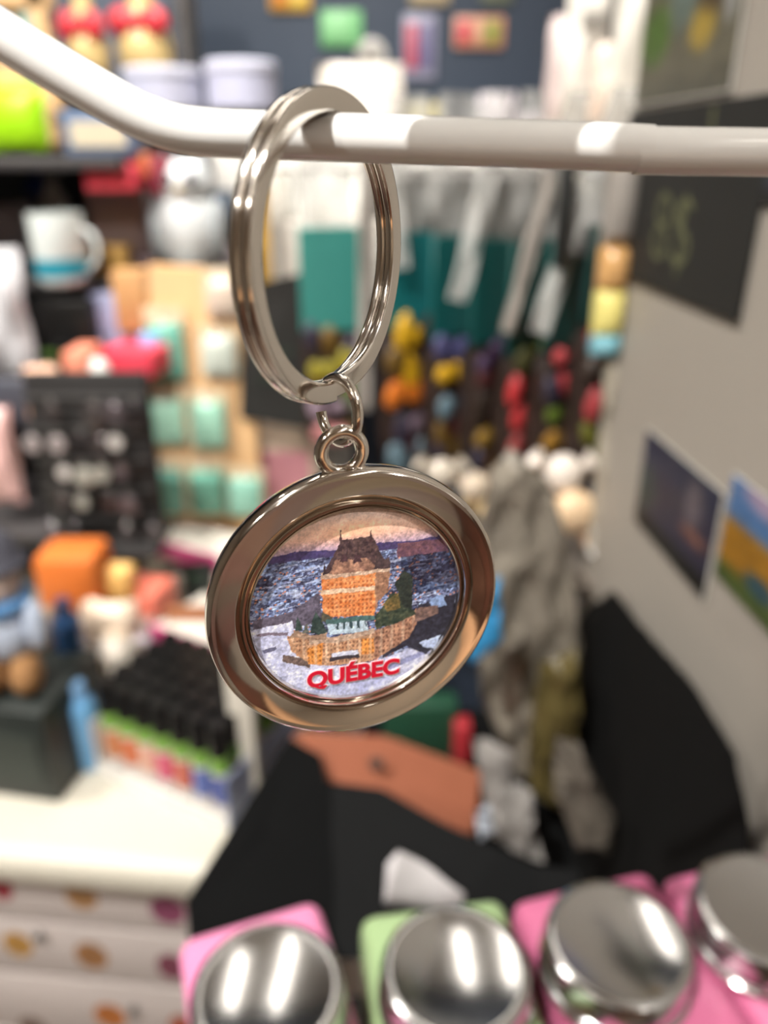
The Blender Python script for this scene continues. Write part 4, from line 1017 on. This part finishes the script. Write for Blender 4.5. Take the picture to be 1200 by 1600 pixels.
# white hanging goods above the hook, right of the slate wall
for k, (x0, x1, yt, yb_, col, lab) in enumerate(((848, 912, 30, 190, (206, 190, 188), 'pale pink white bag with a red dot beside the slate wall'),
                                               (872, 940, -40, 196, (226, 222, 214), 'tall white bag hanging at the right of the slate wall'),
                                               (918, 992, 70, 194, (222, 204, 190), 'cream pink bag hanging beside the white wall edge'),
                                               (946, 1000, -40, 190, (222, 218, 208), 'slim white bag next to the white wall edge'))):
    t = bag('hanging_bag', lab, x0, x1, yt, yb_, [(0, 1, col)], Y=1.02-.04*k, seed=70+k, crumple=.002, group='white bags beside the slate wall')
    if k == 0:
        p = at(880, yb_, 1.0); s = mpp(p); obj('red_dot', ell_bm((0, -.02, (yb_-112)*vscale(p)), (.011, .004, .011), 14, 8), mat((190, 60, 60), .4), t)
    if k == 1:
        p = at(880, yb_, 1.0); s = mpp(p); obj('grey_label', box_bm(-.012, .016, -.020, -.017, (yb_-58)*vscale(p), (yb_-32)*vscale(p), .001, 1), mat((150, 146, 140), .4), t)
rl = thing('hanging_shelf', 'pale shelf under the white bags beside the slate wall', 'shelf', at(925, 197, 1.0))
obj('board', box_bm(-.085, .07, -.16, .10, -.012, -.0004, .002), mat((170, 160, 150), .5), rl)

# ================================================================== CLEAR BAGS, BLACK BAGS AND GOODS BEHIND THE JARS
def crumple_sheet(name, label, cat, pxpoly, Y, m, amp, seed, thick=.004, tilt=0.0, group=None, nsub=5):
    """a crumpled upright bag with a traced outline, given real thickness and folds."""
    P_ = [Y(x, y) for (x, y) in pxpoly] if callable(Y) else [at(x, y, Y) for (x, y) in pxpoly]
    cen = sum(P_, Vector())/len(P_)
    bm = bmesh.new(); f = bm.faces.new([bm.verts.new(p_-cen) for p_ in P_])
    bmesh.ops.triangulate(bm, faces=bm.faces[:])
    for _ in range(nsub-1):
        bmesh.ops.subdivide_edges(bm, edges=[e for e in bm.edges if e.calc_length() > .012], cuts=1, use_grid_fill=True)
        bmesh.ops.triangulate(bm, faces=bm.faces[:])
    r = random.Random(seed); ph = [r.uniform(0, 6.28) for _ in range(8)]
    bmesh.ops.recalc_face_normals(bm, faces=bm.faces[:])
    back_f = bmesh.ops.duplicate(bm, geom=bm.verts[:]+bm.edges[:]+bm.faces[:])
    newv = [g for g in back_f['geom'] if isinstance(g, bmesh.types.BMVert)]
    ns = set(newv)
    for v in bm.verts:
        x, z = v.co.x*60, v.co.z*60
        fo = math.sin(x*1.3+z*.5+ph[0])+.7*math.sin(x*2.7-z*1.1+ph[1])+.4*math.sin(x*4.1+z*3.3+ph[2])
        fo = abs(fo)-.8
        bnd = v.is_boundary
        v.co.y += amp*fo+(thick*(0 if bnd else 1) if v in ns else -thick*(0 if bnd else 1))
    bmesh.ops.remove_doubles(bm, verts=bm.verts[:], dist=1e-5)
    t = thing(name, label, cat, cen, 0, group)
    obj('film' if m is FILM else 'skin', bm, m, t)
    return t
crumple_sheet('clear_bag', 'crumpled clear plastic bag hanging below the candy bags', 'plastic bag', [(770, 730), (800, 700), (862, 760), (890, 860), (905, 980), (880, 1100), (862, 1230), (800, 1200), (752, 1090), (742, 960), (752, 840)], .46, mat((126, 119, 108), .22, 0, .3, 40), .006, 3, .012)
t = crumple_sheet('clear_bag', 'grey plastic bag draped along the white wall edge', 'plastic bag', [(945, 560), (985, 545), (1004, 640), (1010, 760), (1006, 880), (1010, 1000), (960, 960), (915, 860), (934, 740)], .55, mat((160, 152, 138), .25, 0, .2, 40), .005, 5, .006)
crumple_sheet('clear_bag', 'olive plastic bag bottom between the black bags', 'plastic bag', [(850, 1040), (900, 1010), (905, 1100), (880, 1220), (868, 1260), (826, 1230), (826, 1150)], .43, mat((86, 76, 44), .3, 0, .5, 30), .005, 8, .01)
crumple_sheet('clear_bag', 'dark clear plastic bag corner above the third jar', 'plastic bag', [(868, 1150), (905, 1160), (960, 1270), (950, 1330), (900, 1320), (862, 1230)], .36, mat((96, 90, 82), .25, 0, .3, 30), .004, 9, .006)
# sparkling cellophane tops at the feet of the candy bags
for k, (cx, cy, rr, col, lab) in enumerate(((896, 800, 46, (226, 196, 160), 'amber cellophane wrapped sweet beside the white wall'), (880, 740, 40, (226, 216, 206), 'white cellophane wrapped sweet above the amber one'),
                                          (772, 800, 34, (222, 196, 150), 'golden cellophane wrapped sweet right of the pendant'), (740, 760, 30, (206, 190, 170), 'beige cellophane wrapped sweet at the pendant edge'),
                                          (930, 838, 30, (222, 184, 150), 'small peach cellophane sweet low beside the amber one'), (690, 740, 30, (196, 186, 172), 'pale cellophane sweet above the pendant edge'))):
    p = at(cx, cy, .56 if k not in (1,) else .57); s = mpp(p)
    t = thing('wrapped_sweet', lab, 'sweet', p, 0, 'wrapped sweets below the candy bags')
    obj('centre', ell_bm((0, 0, 0), (rr*s*.8, rr*s*.6, rr*s*.8), 16, 10), mat(col, .12, 0, .1, 30), t)
    for sx in (-1, 1): obj('twist', lathe_bm([(.001, 0), (rr*s*.5, rr*s*.7)], 10), mat(col, .15), t, (sx*rr*s*.65, 0, rr*s*.2), (0, sx*.9, 0))
# a support tray for the sweets
sw = thing('sweet_tray', 'grey tray under the wrapped sweets', 'tray', at(830, 880, .56))
obj('tray_base', box_bm(-.09, .06, -.03, .08, -.012, -.004, .001), mat((120, 112, 104), .4), sw)
crumple_sheet('blue_packet', 'bright sky blue packet at the right edge of the pendant', 'packet', [(735, 925), (782, 900), (784, 1000), (740, 1036), (728, 1020)], .40, mat((62, 150, 206), .3), .002, 12, .004)
# black bag standing near the wall
crumple_sheet('black_bag', 'large black bag standing against the white wall', 'bag', [(900, 1010), (915, 960), (962, 925), (1010, 990), (1090, 1080), (1150, 1180), (1170, 1290), (1165, 1480), (860, 1480), (872, 1290), (892, 1140)], lambda x, y: on_plane(x, y, WP+WN*.022, WN), mat((7, 7, 7), .85, 0, .3, spec=.2), .002, 14, .010)
# open black paper bag with goods
bb = thing('black_box', 'open black cardboard display box behind the jars', 'box', (0, 0, 0))
def panel(name, pts, th=.003):
    obj(name, prism_bm([at(x, y, Y) for x, y, Y in pts], th), mat((9, 10, 11), .85, 0, .2, spec=.2), bb)
panel('left_flap', [(293, 1408, .30), (452, 1152, .38), (502, 1180, .39), (528, 1300, .36), (545, 1500, .30), (300, 1500, .29)])
panel('front_panel', [(500, 1220, .385), (596, 1232, .37), (700, 1290, .355), (838, 1352, .335), (905, 1360, .33), (905, 1500, .30), (520, 1500, .30)])
panel('back_panel', [(600, 1110, .50), (880, 1110, .48), (900, 1380, .44), (610, 1340, .46)])
pa = at(480, 1142, .42)
tt = thing('terracotta_box', 'terracotta brown flat box in the black display box', 'box', at(620, 1230, .41))
Pq = [at(470, 1142, .405), at(606, 1150, .425), at(756, 1206, .43), at(742, 1306, .40), at(640, 1268, .395), at(500, 1216, .385)]
bm = prism_bm(Pq, .02, .002)
for v in bm.verts: v.co -= tt.location
obj('body', bm, mat((158, 96, 72), .5), tt)
pm_ = at(588, 1192, .398)-tt.location
obj('stamp', lathe_bm([(0, 0), (.005, 0), (.005, .0012), (0, .0012)], 18, 'Y'), mat((96, 78, 72), .5), tt, pm_)
carton('green_packet', 'dark green packet with red end behind the terracotta box', 'packet', 598, 712, 1108, 1190, (20, 62, 44), Y=.46, depth=.02)
carton('red_packet', 'small red packet right of the dark green packet', 'packet', 708, 734, 1138, 1196, (156, 40, 48), Y=.45, depth=.015)
crumple_sheet('paper_wrap', 'crumpled grey white tissue paper beside the terracotta box', 'paper', [(738, 1150), (800, 1168), (806, 1226), (832, 1240), (836, 1300), (850, 1344), (800, 1330), (764, 1296), (752, 1220)], .39, mat((150, 146, 142), .6), .004, 17, .003)
crumple_sheet('paper_wrap', 'bluish white paper corner at the end of the terracotta box', 'paper', [(742, 1270), (764, 1256), (772, 1300), (750, 1312)], .385, mat((196, 204, 216), .6), .001, 18, .002)
crumple_sheet('white_paper', 'white folded paper triangle behind the green jar', 'paper', [(600, 1412), (604, 1350), (622, 1328), (660, 1350), (726, 1394), (720, 1420)], .262, mat((206, 202, 204), .6), .001, 19, .003)
